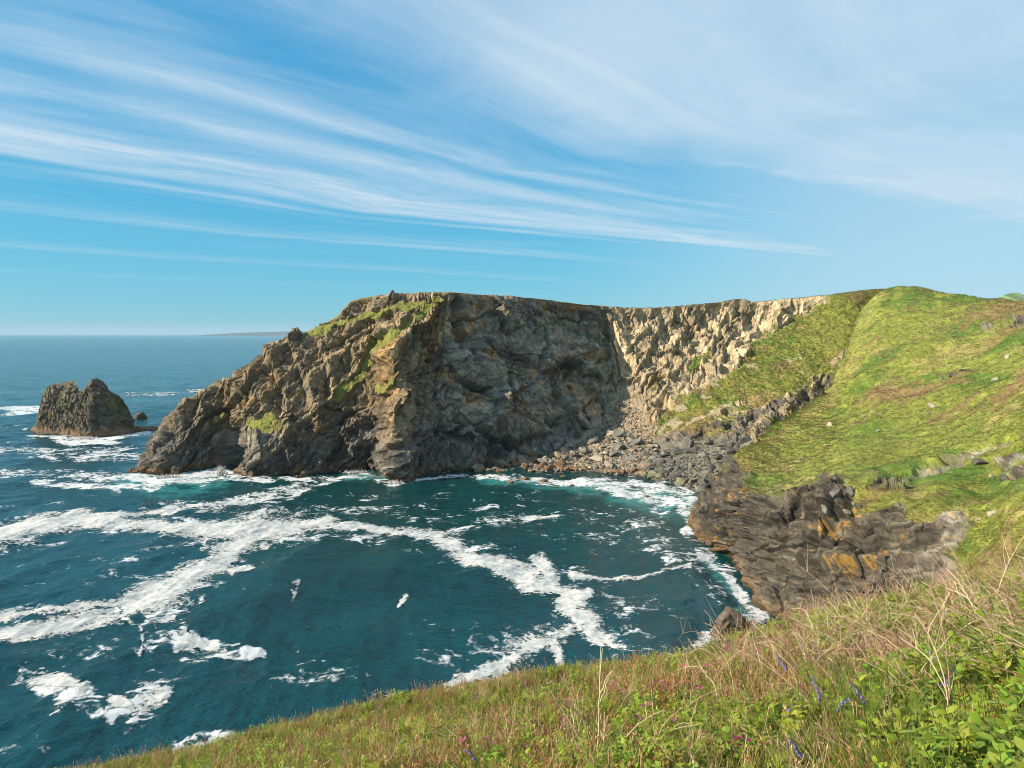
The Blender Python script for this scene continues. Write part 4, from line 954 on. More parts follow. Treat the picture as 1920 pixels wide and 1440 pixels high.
ridge_land('distant_coast', 'faint blue coast on the horizon', 400, 800, 24000, [(400, 627), (440, 624.5), (500, 622.5), (560, 621), (650, 620), (720, 622), (800, 628)], (0.045, 0.065, 0.06), 1500)
ridge_land('distant_hill', 'pale green far hill behind the right skyline', 1820, 2300, 2600, [(1820, 580), (1860, 561), (1890, 554), (1930, 549), (2100, 545), (2300, 560)], (0.09, 0.14, 0.05), 500)

# ================================================================== FOREGROUND SLOPE
EX = [-60, -20, -8, -3, 0, 3, 5, 9, 14, 40]; EY = [24, 22, 19.5, 18.5, 17.2, 14.2, 13.8, 13.5, 13.2, 13]
def ground(x, y, noise=True):
    x = np.asarray(x, float); y = np.asarray(y, float)
    z = CAMZ - 1.52 + 0.23 * np.minimum(x, 30) - 0.368 * y
    r = np.maximum(y - np.interp(x, EX, EY), 0); r2 = np.maximum(-x - 13 - 0.0 * y, 0)
    z = z - np.where(r < 4, 0.10 * r * r, 1.6 + 0.8 * (r - 4)) - np.where(r2 < 4, 0.10 * r2 * r2, 1.6 + 0.8 * (r2 - 4))
    if noise:
        P = np.stack([x.ravel(), y.ravel(), 0 * x.ravel()], 1)
        z = z + (fbm(P, 2.6, 4, 801) * 0.16 + fbm(P, 0.5, 2, 803) * 0.03).reshape(x.shape)
    return z
gx = np.concatenate([np.linspace(-70, -15, 40, endpoint=False), np.linspace(-15, 16, 190), np.linspace(17, 40, 16)])
gy = np.concatenate([np.linspace(-14, 2, 20, endpoint=False), np.linspace(2, 24, 170, endpoint=False), np.linspace(24, 95, 60)])
GX, GY = np.meshgrid(gx, gy, indexing='ij'); GZ = np.maximum(ground(GX, GY), -4)
PC = np.stack([GX, GY, GZ], -1).reshape(-1, 3)
n1 = fbm(PC, 1.2, 4, 811); n2 = fbm(PC, 0.35, 3, 812)
c = cmix(np.tile(np.array((0.075, 0.080, 0.022), np.float32), (len(PC), 1)), (0.11, 0.075, 0.040), sstep(n1 + n2, 0.0, 0.7))
c = cmix(c, (0.16, 0.14, 0.11), sstep(PC[:, 2], 44, 36) * 0.8)
link('foreground_slope', mesh_from('foreground_slope', PC, grid_faces(len(gx), len(gy))[:, ::-1], c), M_SOIL, kind='structure', label='steep flowery clifftop slope in the foreground')

# ------------------------------------------------------------------ plant mesh builder
class PB_:
    def __init__(s): s.V, s.F, s.C, s.n = [], [], [], 0
    def put(s, V, F_, C):
        s.V.append(np.asarray(V, np.float32)); s.F.append(np.asarray(F_, np.int32) + s.n); s.C.append(np.asarray(C, np.float32)); s.n += len(V)
    def strip(s, pts, wid, side, c0, c1):
        """ribbon along pts with half widths wid"""
        pts = np.asarray(pts, float); k = len(pts); wid = np.asarray(wid, float); side = np.asarray(side, float)
        V = np.empty((2 * k, 3)); V[0::2] = pts - side * wid[:, None]; V[1::2] = pts + side * wid[:, None]
        F_ = []
        for i in range(k - 1): F_ += [(2 * i, 2 * i + 1, 2 * i + 3), (2 * i, 2 * i + 3, 2 * i + 2)]
        t = np.repeat(np.linspace(0, 1, k), 2)[:, None]
        s.put(V, F_, np.asarray(c0) * (1 - t) + np.asarray(c1) * t)
    def tube(s, pts, rad, c0, c1, sides=4):
        pts = np.asarray(pts, float); k = len(pts); rad = np.broadcast_to(np.asarray(rad, float), (k,))
        tg = np.gradient(pts, axis=0); tg /= np.maximum(np.linalg.norm(tg, axis=1, keepdims=True), 1e-9)
        up = np.array((0.31, 0.52, 0.79)); a = np.cross(tg, up); a /= np.maximum(np.linalg.norm(a, axis=1, keepdims=True), 1e-9); b = np.cross(tg, a)
        an = np.arange(sides) * 2 * math.pi / sides
        V = (pts[:, None] + rad[:, None, None] * (np.cos(an)[None, :, None] * a[:, None] + np.sin(an)[None, :, None] * b[:, None])).reshape(-1, 3)
        F_ = []
        for i in range(k - 1):
            for j in range(sides):
                p, q_ = i * sides + j, i * sides + (j + 1) % sides
                F_ += [(p, q_, q_ + sides), (p, q_ + sides, p + sides)]
        t = np.repeat(np.linspace(0, 1, k), sides)[:, None]
        s.put(V, F_, np.asarray(c0) * (1 - t) + np.asarray(c1) * t)
    def mesh(s, name, mat, smooth=True):
        me = mesh_from(name, np.concatenate(s.V), np.concatenate(s.F), np.concatenate(s.C), smooth=smooth)
        me.materials.append(mat); return me
def arc(base, az, L, lean, droop, k=5):
    """curved path leaving base upward, leaning to az"""
    t = np.linspace(0, 1, k); th_ = lean + droop * t
    dl = L / (k - 1); h = np.concatenate([[0], np.cumsum(np.sin(th_[:-1]) * dl)]); v = np.concatenate([[0], np.cumsum(np.cos(th_[:-1]) * dl)])
    return np.stack([base[0] + h * math.cos(az), base[1] + h * math.sin(az), base[2] + v], 1)
pr_ = random.Random(31)
def jitc(c, a=0.2): f = 1 + pr_.uniform(-a, a); return tuple(min(1, x_ * f * (1 + pr_.uniform(-a, a) * 0.35)) for x_ in c)
G1, G2, G3, DRY, TANS, RED, LIME = (0.135, 0.210, 0.024), (0.210, 0.268, 0.033), (0.285, 0.298, 0.052), (0.42, 0.325, 0.130), (0.48, 0.345, 0.195), (0.285, 0.115, 0.045), (0.270, 0.375, 0.032)
def grass_tuft(n, l0, l1, w, spread, cols, droop=1.0, lean=0.5):
    b = PB_()
    for _ in range(n):
        az = pr_.uniform(0, 6.28); r = spread * pr_.random() ** .7; L = pr_.uniform(l0, l1)
        p = arc((r * math.cos(az + 1), r * math.sin(az + 1), -0.03), az, L, pr_.uniform(0.02, lean), pr_.uniform(0.1, droop))
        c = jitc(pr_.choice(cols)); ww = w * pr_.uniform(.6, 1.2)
        b.strip(p, ww * np.array((.8, 1, .85, .55, .08)), (-math.sin(az), math.cos(az), 0), (c[0] * .62, c[1] * .45, c[2] * .6), c)  # roots coloured darker to paint shade between blades, browned like dead thatch
    return b
def stalks(n, L0, L1, cols, head, headcol, spread=0.1):
    b = PB_()
    for _ in range(n):
        az = pr_.uniform(0, 6.28); p = arc((pr_.uniform(-spread, spread), pr_.uniform(-spread, spread), -.03), az, pr_.uniform(L0, L1), pr_.uniform(.02, .35), pr_.uniform(0.1, .8), 6)
        c = jitc(pr_.choice(cols)); b.tube(p, np.linspace(.0028, .0014, 6), c, c, 3)
        if head:
            d = p[-1] - p[-2]; d /= np.linalg.norm(d); hp = np.stack([p[-1] + d * t * head for t in (0, .3, .65, 1)])
            b.tube(hp, (.0022, .0058, .0045, .001), jitc(headcol), jitc(headcol), 4)
    return b
def leafy(n, H, cols, leaf=0.03, pairs=6):
    b = PB_()
    for _ in range(n):
        az = pr_.uniform(0, 6.28); p = arc((pr_.uniform(-.06, .06), pr_.uniform(-.06, .06), -.02), az, pr_.uniform(.6, 1.1) * H, pr_.uniform(0, .5), pr_.uniform(0, .6), 6)
        b.tube(p, np.linspace(.0025, .0012, 6), (0.12, .14, .03), (0.16, .2, .04), 3)
        for k in range(pairs * 2):
            t = 0.2 + 0.8 * (k // 2 + .5) / pairs; q_ = np.array([np.interp(t * 5, range(6), p[:, j]) for j in range(3)])
            a2 = az + (1.57 if k % 2 else -1.57) + pr_.uniform(-.9, .9); l = leaf * pr_.uniform(.7, 1.4) * (1.15 - .5 * t)
            lp = arc(q_, a2, l * 1.6, pr_.uniform(.7, 1.3), .6, 4); c = jitc(pr_.choice(cols))
            b.strip(lp, l * np.array((.08, .42, .36, .03)), (-math.sin(a2), math.cos(a2), pr_.uniform(-.3, .3)), c, c)
    return b
def frond(L, pairs=13, wid=0.30, droop=0.9, cols=(LIME, G2), lean=.35):
    """a feathery bracken frond: rachis, pinnae, each cut into leaflets"""
    b = PB_(); p = arc((0, 0, 0), 0, L, lean, droop, 9)
    b.tube(p, np.linspace(.004, .0012, 9), (.16, .17, .04), (.18, .24, .04), 3)
    for k in range(pairs):
        t = .22 + .76 * k / (pairs - 1); i = t * 8; q_ = np.array([np.interp(i, range(9), p[:, j]) for j in range(3)])
        tg = p[min(8, int(i) + 1)] - p[int(i)] if int(i) < 8 else p[8] - p[7]; tg = tg / np.linalg.norm(tg)
        nrm = np.cross(tg, (0, 1, 0)); ln = wid * L * (1 - t) ** .75 * (1.0 if t > .3 else .85) + .012
        for sgn in (-1, 1):
            out = np.array((0, sgn, 0)) * .93 + tg * .42 - nrm * 0.0; out = out + np.array((0, 0, pr_.uniform(-.18, .08))); out /= np.linalg.norm(out)
            c = jitc(pr_.choice(cols), .16); nl = max(3, int(ln / .016))
            nl = min(nl, 8)
            for m_ in range(nl):
                tt = (m_ + .3) / nl; bp_ = q_ + out * ln * tt; ll = ln * .30 * (1 - tt * .75) + .005; hw = ln / nl * .40
                for s2 in (-1, 1):
                    lo = tg * s2 * .9 + out * .35; tip = bp_ + lo * ll + np.array((0, 0, -ll * .2))
                    b.put([bp_ - out * hw, bp_ + out * hw, tip], [(0, 1, 2)], [c, c, c])
    return b
def sprig(n, H, cols):
    """upright reddish seed sprig"""
    b = PB_()
    for _ in range(n):
        az = pr_.uniform(0, 6.28); p = arc((pr_.uniform(-.05, .05), pr_.uniform(-.05, .05), 0), az, H * pr_.uniform(.6, 1.1), pr_.uniform(0, .25), .4, 5)
        c = jitc(pr_.choice(cols)); b.tube(p, np.linspace(.003, .0015, 5), c, c, 3)
        for k in range(12):
            t = .45 + .55 * k / 12; q_ = np.array([np.interp(t * 4, range(5), p[:, j]) for j in range(3)]); a2 = pr_.uniform(0, 6.28); l = pr_.uniform(.010, .022)
            b.strip(arc(q_, a2, l * 1.5, .6, .5, 3), l * np.array((.2, .45, .1)), (-math.sin(a2), math.cos(a2), 0), jitc(c), jitc(c))
    return b
def dead_sprays(n, L, cols):
    b = PB_()
    for _ in range(n):
        az = pr_.uniform(0, 6.28); l = L * pr_.uniform(.5, 1.1)
        p = arc((pr_.uniform(-.12, .12), pr_.uniform(-.12, .12), -.03), az, l, pr_.uniform(.05, .8), pr_.uniform(.5, 2.3), 7)
        p[1:] += np.array([[pr_.gauss(0, .012) for _ in range(3)] for _ in range(6)])
        c = jitc(pr_.choice(cols), .25); b.tube(p, np.linspace(.0058, .0026, 7), c, jitc(c), 3)
        for k in range(pr_.randint(1, 4)):
            i = pr_.randint(2, 5); q2 = arc(p[i], az + pr_.uniform(-1.4, 1.4), l * pr_.uniform(.15, .4), pr_.uniform(.4, 1.4), pr_.uniform(-.3, .8), 4)
            b.tube(q2, np.linspace(.0036, .0018, 4), c, c, 3)
    return b

def scatter(name, label, protos, pts, scl, idx, tilt=0.15, seed=0, mat=None):
    """uncountable growth: instances of a few clumps on rooted points"""
    r = np.random.default_rng(seed); n = len(pts)
    coll = bpy.data.collections.new(name + '_kinds')
    for k, me in enumerate(protos):
        coll.objects.link(bpy.data.objects.new('%s_kind_%02d' % (name, k), me))
    me = bpy.data.meshes.new(name); me.vertices.add(n); me.vertices.foreach_set('co', np.ascontiguousarray(pts, np.float32).ravel())
    rot = np.stack([r.normal(0, tilt, n), r.normal(0, tilt, n), r.uniform(0, 6.283, n)], 1).astype(np.float32)
    a = me.attributes.new('rot', 'FLOAT_VECTOR', 'POINT'); a.data.foreach_set('vector', rot.ravel())
    a = me.attributes.new('scl', 'FLOAT', 'POINT'); a.data.foreach_set('value', np.ascontiguousarray(scl, np.float32))
    a = me.attributes.new('idx', 'INT', 'POINT'); a.data.foreach_set('value', np.ascontiguousarray(idx, np.int32))
    ng = bpy.data.node_groups.new(name + '_growth', 'GeometryNodeTree')
    ng.interface.new_socket('Geometry', in_out='INPUT', socket_type='NodeSocketGeometry'); ng.interface.new_socket('Geometry', in_out='OUTPUT', socket_type='NodeSocketGeometry')
    gi = ng.nodes.new('NodeGroupInput'); go = ng.nodes.new('NodeGroupOutput')
    ci = ng.nodes.new('GeometryNodeCollectionInfo'); ci.inputs['Collection'].default_value = coll; ci.inputs['Separate Children'].default_value = True; ci.inputs['Reset Children'].default_value = True
    ip = ng.nodes.new('GeometryNodeInstanceOnPoints'); ip.inputs['Pick Instance'].default_value = True
    def na(nm, typ):
        nd = ng.nodes.new('GeometryNodeInputNamedAttribute'); nd.data_type = typ; nd.inputs['Name'].default_value = nm; return nd.outputs['Attribute']
    L = ng.links.new
    L(gi.outputs[0], ip.inputs['Points']); L(ci.outputs[0], ip.inputs['Instance']); L(na('idx', 'INT'), ip.inputs['Instance Index'])
    e2r = ng.nodes.new('FunctionNodeEulerToRotation'); L(na('rot', 'FLOAT_VECTOR'), e2r.inputs[0]); L(e2r.outputs[0], ip.inputs['Rotation'])
    L(na('scl', 'FLOAT'), ip.inputs['Scale']); L(ip.outputs[0], go.inputs[0])
    o = link(name, me, None, kind='stuff', label=label)
    o.modifiers.new('growth', 'NODES').node_group = ng
    return o

# ------------------------------------------------------------------ far turf on the slopes
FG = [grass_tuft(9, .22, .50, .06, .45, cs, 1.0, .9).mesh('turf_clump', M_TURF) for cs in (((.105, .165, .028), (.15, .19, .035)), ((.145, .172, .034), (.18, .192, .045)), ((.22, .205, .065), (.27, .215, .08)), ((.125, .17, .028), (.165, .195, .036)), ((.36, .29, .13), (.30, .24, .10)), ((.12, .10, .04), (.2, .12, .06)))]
def turf_pts(S, n, rng, wfn):
    q, P = S['q'], S['P']; w = S['turf'] * S['vis'] * (q[:, 0] > 1150) * (q[:, 0] < 2050)
    d = P[:, 1]; w = w * wfn(q, d); w = w * S.get('area', 1.0); w = w / w.sum()
    i = rng.choice(len(P), n, p=w); return i
rt = np.random.default_rng(8)
def vert_area(P_, nu, nv):
    G = P_.reshape(nu, nv, 3); return np.linalg.norm(np.cross(np.gradient(G, axis=0), np.gradient(G, axis=1)), axis=-1).ravel()
SAMP_A['area'] = vert_area(SAMP_A['P'], nuA, nvA)
ib = turf_pts(SAMP_B, 70000, rt, lambda q, d: (q[:, 1] > 520) * 1.0)
pb = SAMP_B['P'][ib] + rt.normal(0, .18, (len(ib), 3)) * (1, 1, 0.1)
gg = SAMP_B['g'][ib]; dryn = (gg[:, 0] / gg[:, 1])       # straw where the turf is straw-coloured
ki = np.where(dryn > 1.35, 5, np.where(dryn > 1.08, rt.choice([2, 4, 1], len(ib), p=[.5, .2, .3]), np.where(dryn < .7, rt.choice([0, 3, 1], len(ib), p=[.6, .2, .2]), rt.choice([1, 3, 2, 0], len(ib), p=[.45, .2, .25, .1]))))
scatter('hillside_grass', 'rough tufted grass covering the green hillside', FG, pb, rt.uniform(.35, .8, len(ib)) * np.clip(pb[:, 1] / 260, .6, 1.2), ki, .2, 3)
ia = turf_pts(SAMP_A, 22000, rt, lambda q, d: 1.0)
pa_ = SAMP_A['P'][ia] + rt.normal(0, .25, (len(ia), 3)) * (1, 1, 0.1)
scatter('cove_grass', 'grass growing on the far slope behind the gully', FG, pa_, rt.uniform(.5, 1.1, len(ia)), rt.choice([0, 1, 2, 3, 4, 5], len(ia), p=[.18, .34, .22, .14, .07, .05]), .2, 4)
print('turf', time.time() - T0)

# ------------------------------------------------------------------ foreground growth
rf = np.random.default_rng(21)
def fg_points(n, wfn, y0=2.0, y1=22, margin=420):
    n = int(n * 1.3)
    out = []; tot = 0
    while tot < n:
        y = y0 + (y1 - y0) * rf.random(6 * n) ** 1.15; xl = (-960 - margin) / F * y - 1.5; xr = (960 + margin) / F * y + 4.5
        x = xl + (xr - xl) * rf.random(6 * n)
        r = y - np.interp(x, EX, EY); ok = r < 3.0
        z = ground(x, y); P = np.stack([x, y, z], 1); q = proj(P)
        keep = ok & (rf.random(len(x)) < wfn(q, P)); P = P[keep]; out.append(P); tot += len(P)
    return np.concatenate(out)[:n]
def band_tangle(q):      # where last year's stems lie thick: along the right-hand brow
    return np.clip(sstep(q[:, 0], 1250, 1650) * sstep(q[:, 1], 1420, 1240), 0, 1)
cl = lambda P, s, sd: sstep(fbm(P, s, 3, sd), -.15, .45)
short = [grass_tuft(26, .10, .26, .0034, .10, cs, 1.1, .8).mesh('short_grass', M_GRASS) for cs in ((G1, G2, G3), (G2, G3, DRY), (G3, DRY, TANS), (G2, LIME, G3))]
P = fg_points(17000, lambda q, P: 0.35 + 0.65 * cl(P, 1.1, 901))
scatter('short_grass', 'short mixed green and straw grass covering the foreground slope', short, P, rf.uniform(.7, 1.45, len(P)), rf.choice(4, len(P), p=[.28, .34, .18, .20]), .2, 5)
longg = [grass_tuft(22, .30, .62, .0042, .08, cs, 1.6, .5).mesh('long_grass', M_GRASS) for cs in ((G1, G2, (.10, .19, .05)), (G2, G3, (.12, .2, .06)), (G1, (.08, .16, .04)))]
P = fg_points(210, lambda q, P: sstep(q[:, 0] - 0.0, 1350, 1850) * sstep(q[:, 1], 1150, 1400) * cl(P, .8, 902), 3.2, 9)
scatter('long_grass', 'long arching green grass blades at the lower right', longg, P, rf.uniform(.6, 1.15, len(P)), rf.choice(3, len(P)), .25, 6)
stk = [stalks(7, .22, .42, (DRY, TANS, (.3, .2, .1)), .03, (.36, .27, .14)).mesh('dry_stalk', M_DEAD), stalks(6, .2, .38, (RED, (.30, .16, .07)), .025, RED).mesh('dry_stalk', M_DEAD), sprig(4, .3, (RED, (.28, .13, .05), (.33, .18, .07))).mesh('dry_stalk', M_DEAD), sprig(3, .26, ((.30, .20, .09), TANS)).mesh('dry_stalk', M_DEAD)]
P = fg_points(7200, lambda q, P: 0.25 + 0.75 * cl(P, 1.5, 903))
scatter('dry_stalks', 'dry tan and rusty seed stalks standing in the foreground grass', stk, P, rf.uniform(.6, 1.25, len(P)), rf.choice(4, len(P), p=[.30, .22, .34, .14]), .15, 7)
lfy = [leafy(5, .22, (G2, LIME, G3), .030).mesh('leafy_herb', M_FERN), leafy(6, .16, (G1, G2), .024).mesh('leafy_herb', M_FERN), leafy(4, .30, (LIME, (.26, .33, .05)), .036).mesh('leafy_herb', M_FERN)]
P = fg_points(6000, lambda q, P: cl(P, .9, 904) * (0.3 + .7 * sstep(q[:, 0], 700, 1500)))
scatter('leafy_herbs', 'small bright green leafy herbs between the grasses', lfy, P, rf.uniform(.7, 1.5, len(P)) * (1 + .45 * sstep(proj(P)[:, 0], 1350, 1750)), rf.choice(3, len(P)), .2, 8)
brk = [frond(.34, 10, .34, 1.0).mesh('young_bracken', M_FERN), frond(.28, 9, .36, .8, (G2, G1)).mesh('young_bracken', M_FERN), frond(.40, 11, .32, 1.3, (LIME, (.24, .34, .05))).mesh('young_bracken', M_FERN)]
P = fg_points(2400, lambda q, P: cl(P, 1.3, 905) * (.25 + .75 * sstep(q[:, 0], 900, 1500)))
scatter('young_bracken', 'small bright green bracken sprays dotted through the foreground', brk, P, rf.uniform(.55, 1.2, len(P)), rf.choice(3, len(P)), .25, 9)
TW = ((.50, .37, .235), (.42, .295, .18), (.32, .20, .12), (.58, .46, .31), (.47, .33, .22))
ded = [dead_sprays(9, .75, TW).mesh('dead_stems', M_DEAD), dead_sprays(8, .95, TW).mesh('dead_stems', M_DEAD), dead_sprays(10, .55, TW[1:]).mesh('dead_stems', M_DEAD), dead_sprays(7, .42, TW).mesh('dead_stems', M_DEAD)]
P = fg_points(1350, lambda q, P: np.clip(band_tangle(q) * (.55 + .45 * cl(P, 1.4, 906)), 0, 1))
scatter('dead_stems', 'tangle of pinkish tan dead bracken stems along the right-hand brow', ded, P, rf.uniform(.6, 1.15, len(P)), rf.choice(4, len(P), p=[.35, .25, .25, .15]), .3, 10)
P = fg_points(900, lambda q, P: cl(P, 1.6, 907) * (.3 + .7 * sstep(q[:, 0], 600, 1400)))
scatter('dead_twigs', 'thin dead twigs lying among the grass across the foreground', ded[2:], P, rf.uniform(.4, .9, len(P)), rf.choice(2, len(P)), .3, 12)
print('fg stuff', time.time() - T0)

# ------------------------------------------------------------------ ferns, flowers and single stems: one object each
def root_at(px, py, lift=0.0):
    """ground point seen at that spot of the slope"""
    ds = np.linspace(3.0, 22, 1600); x = (px - 960) / F * ds; z = CAMZ - (py - HZ) / F * ds
    g = ground(x, ds); i = np.nonzero(z <= g)[0]
    i = i[0] if len(i) else len(ds) - 1
    return (float(x[i]), float(ds[i]), float(g[i]) - .01 + lift)
FR = [frond(.55, 14, .30, 1.1).mesh('frond', M_FERN), frond(.62, 15, .28, 1.3, (LIME, G2, (.25, .34, .05))).mesh('frond', M_FERN), frond(.46, 13, .33, .9, (G2, G1)).mesh('frond', M_FERN)]
def fern(px, py, s, label, n=5, kinds=(0, 1, 2)):
    e = link('fern', None, None, None, root_at(px, py), label=label, category='fern'); e.rotation_euler = (0, 0, pr_.uniform(0, 6.28)); e.scale = (s * .78, s * .78, s * .78); e.location.z += 0.13
    for k in range(n):
        o = link('frond', FR[pr_.choice(kinds)], None, e); o.rotation_euler = (pr_.uniform(-.12, .12), pr_.uniform(-.3, .35), 6.283 * (k + pr_.uniform(-.3, .3)) / n); sc_ = pr_.uniform(.75, 1.1); o.scale = (sc_, sc_, sc_)
for a in ((1815, 1345, 1.0, 'large bright fern below the pair of bluebells at lower right'), (1850, 1290, .85, 'yellow-green fern right of the bluebell pair'), (1640, 1375, .95, 'bright fern clump at the bottom, left of the seed heads'),
          (1725, 1395, .8, 'low fern at the bottom edge under the bluebells'), (1770, 1240, .7, 'darker fern just above the bluebell group'), (1900, 1345, .8, 'fern at the right edge near the bottom'),
          (1720, 1150, .9, 'fern poking out of the dead stems on the brow'), (1890, 1115, .9, 'fern high on the brow near the right edge'), (1560, 1175, .8, 'fern at the left end of the stem tangle'),
          (1450, 1215, .8, 'bright fern on the brow left of the tangle'), (1590, 1235, .7, 'fern in the middle of the dead stems'), (1330, 1330, .7, 'fern right of the bare twig shrub'), (1420, 1400, .7, 'fern at the bottom right of the bare twig shrub'),
          (980, 1330, .6, 'small fern left of the bare twig shrub'), (760, 1395, .7, 'small fern low on the left part of the slope'), (1200, 1400, .6, 'small fern right at the foot of the bare twig shrub'), (1540, 1320, .7, 'fern below the tangle near the magenta flowers'),
          (640, 1400, .6, 'leftmost small fern on the slope'), (880, 1420, .6, 'small fern at the bottom edge left of centre'), (1860, 1200, .8, 'fern halfway up the right edge')):
    fern(*a)
# bluebells: stem with drooping bells to one side
VIO, VIO2 = (0.20, 0.17, 0.62), (0.28, 0.24, 0.70)
def bell_mesh():
    b = PB_(); n = 6; rows = ((0, .004), (.007, .0065), (.014, .0068), (.018, .0095)); V = []; F_ = []
    for z, r in rows:
        for j in range(n): V.append((r * math.cos(j * 2 * math.pi / n), r * math.sin(j * 2 * math.pi / n), -z))
    for i in range(3):
        for j in range(n): a, d = i * n + j, i * n + (j + 1) % n; F_ += [(a, d, d + n), (a, d + n, a + n)]
    b.put(V, F_, [VIO] * 12 + [VIO2] * 12); return b.mesh('bell', M_PETAL)
BELL = bell_mesh()
stb = PB_(); SPTH = arc((0, 0, 0), 0, .34, .05, .9, 8); stb.tube(SPTH, np.linspace(.004, .002, 8), (.10, .15, .04), (.14, .12, .20), 4); STEM = stb.mesh('stem', M_FERN)
def bluebell(px, py, s, label, group=None):
    s *= 1.35
    e = link('bluebell', None, None, None, root_at(px, py + 55), label=label, category='bluebell')
    if group: e['group'] = group
    e.rotation_euler = (0, 0, pr_.uniform(0, 6.28)); e.scale = (s, s, s)
    link('stem', STEM, None, e)
    for k in range(8):
        t = 4.0 + 3.0 * k / 7; q_ = [float(np.interp(t, range(8), SPTH[:, j])) for j in range(3)]
        o = link('bell', BELL, None, e, (q_[0] + .006, q_[1] + (.006 if k % 2 else -.006), q_[2])); o.rotation_euler = (pr_.uniform(-.5, .5), -.45 + pr_.uniform(-.3, .3), pr_.uniform(0, 6)); f = 1.25 - .07 * k; o.scale = (f, f, f)
for a in ((1693, 1270, 1.0, 'left bluebell of the close pair in the lower right'), (1712, 1260, 1.05, 'right bluebell of the close pair in the lower right'), (1745, 1300, 1.1, 'bent bluebell just below the close pair'),
          (1782, 1248, .9, 'bluebell right above the yellow-green fern'), (1818, 1152, .9, 'lone bluebell high among the dead stems'), (1543, 1312, 1.0, 'dark violet bluebell below the middle of the tangle'), (1565, 1314, .9, 'small bluebell beside the dark violet one'),
          (1640, 1318, .9, 'bluebell above the bright fern clump at the bottom'), (1485, 1238, .9, 'bluebell at the left end of the tangle'), (1682, 1246, .8, 'half hidden bluebell in the tangle left of the pair'),
          (1460, 1325, .9, 'bluebell right of the bare twig shrub'), (1508, 1410, .9, 'bluebell low near the magenta flower'), (1540, 1212, .8, 'pale bluebell standing on the brow'), (900, 1400, .8, 'tiny bluebell left of the bare twig shrub')):
    bluebell(*a)
# pink campions
PINK, MAG = (0.45, 0.10, 0.24), (0.38, 0.04, 0.16)
def petals(cv):
    b = PB_()
    for k in range(5):
        a = k * 2 * math.pi / 5; d = np.array((math.cos(a), math.sin(a), .12)); sd = np.array((-math.sin(a), math.cos(a), 0)); 
        pts = [d * r for r in (.002, .009, .016, .019)]
        b.strip(pts, (.001, .006, .009, .004), sd, cv, tuple(v * 1.15 for v in cv))
    return b.mesh('flower', M_PETAL)
PET = (petals(PINK), petals(MAG)); cb_ = PB_(); cb_.tube([(0, 0, -.016), (0, 0, -.008), (0, 0, 0)], (.002, .005, .003), (.25, .06, .06), (.3, .07, .09), 6); CAL = cb_.mesh('calyx', M_PETAL)
cs_ = PB_(); CPTH = arc((0, 0, 0), 0, .32, .04, .35, 6); cs_.tube(CPTH, np.linspace(.0032, .0018, 6), (.16, .15, .05), (.22, .10, .06), 4)
for sg in (-1, 1): cs_.tube(arc(CPTH[3], sg * 1.3, .10, .4, .1, 4), np.linspace(.002, .0014, 4), (.2, .12, .05), (.22, .10, .06), 3)
CSTEM = cs_.mesh('stem', M_FERN); tips = [CPTH[-1]] + [arc(CPTH[3], sg * 1.3, .10, .4, .1, 4)[-1] for sg in (-1, 1)]
def campion(px, py, s, kind, label, group):
    e = link('campion', None, None, None, root_at(px, py + 40), label=label, category='flower', group=group); e.rotation_euler = (0, 0, pr_.uniform(0, 6.28)); e.scale = (s, s, s)
    link('stem', CSTEM, None, e)
    for t in tips:
        c_ = link('calyx', CAL, None, e, tuple(t)); c_.rotation_euler = (pr_.uniform(-.5, .5), pr_.uniform(-.5, .5), 0)
        f = link('flower', PET[kind], None, c_); f.rotation_euler = (pr_.uniform(.2, .8), 0, pr_.uniform(0, 6)); f.scale = (.95, .95, .95)
CAMP = (('magenta campion on the brow left of the stem tangle', 'magenta campions on the brow', 1, ((1370, 1218), (1392, 1232), (1350, 1240), (1415, 1228), (1330, 1255), (1275, 1245), (1290, 1262), (1475, 1152), (1467, 1172), (1380, 1250))),
        ('pink campion scattered over the left half of the slope', 'pink campions on the left slope', 0, ((845, 1320), (870, 1395), (905, 1412), (920, 1402), (720, 1392), (945, 1440), (990, 1405), (1075, 1330), (1065, 1350), (780, 1355), (960, 1360), (1010, 1310), (690, 1360), (560, 1405))),
        ('magenta campion near the bottom edge below the tangle', 'magenta campions at the bottom', 1, ((1358, 1410), (1375, 1432), (1548, 1418), (1340, 1425), (1395, 1408))),
        ('pink campion between twig shrub and stem tangle', 'pink campions mid slope', 0, ((1145, 1290), (1160, 1300), (1230, 1280), (1245, 1300), (1210, 1330), (1310, 1290), (1190, 1360), (1260, 1350))),
        ('pink campion among dead stems at the top right', 'pink campions top right', 0, ((1862, 1090), (1880, 1060), (1835, 1052))))
for lb, gr, kd, sp in CAMP:
    for px, py in sp: campion(px, py, pr_.uniform(.85, 1.2), kd, lb, gr)
# bare twig shrub in the middle of the foreground
def twig(L, az, lean, droop, r0, seed, kids=3):
    q = random.Random(seed); b = PB_(); k = 10; p = arc((0, 0, 0), az, L, lean, droop, k)
    p[1:] += np.array([[q.gauss(0, .010) for _ in range(3)] for _ in range(k - 1)]).cumsum(0) * .7
    cA, cB = (.40, .28, .17), (.52, .40, .27); b.tube(p, np.linspace(r0, r0 * .35, k), cA, cB, 5)
    for j in range(kids):
        i = q.randint(3, 8); p2 = arc(p[i], az + q.choice((-1, 1)) * q.uniform(.5, 1.5), L * q.uniform(.2, .42), q.uniform(.2, .9), q.uniform(-.4, .7), 6); p2[1:] += np.array([[q.gauss(0, .006) for _ in range(3)] for _ in range(5)])
        b.tube(p2, np.linspace(r0 * .5, r0 * .2, 6), cB, cB, 4)
    return b.mesh('stem', M_DEAD, True)
e = link('bare_shrub', None, None, None, root_at(1120, 1452), label='leafless tan twig shrub standing upright in the middle of the foreground', category='shrub')
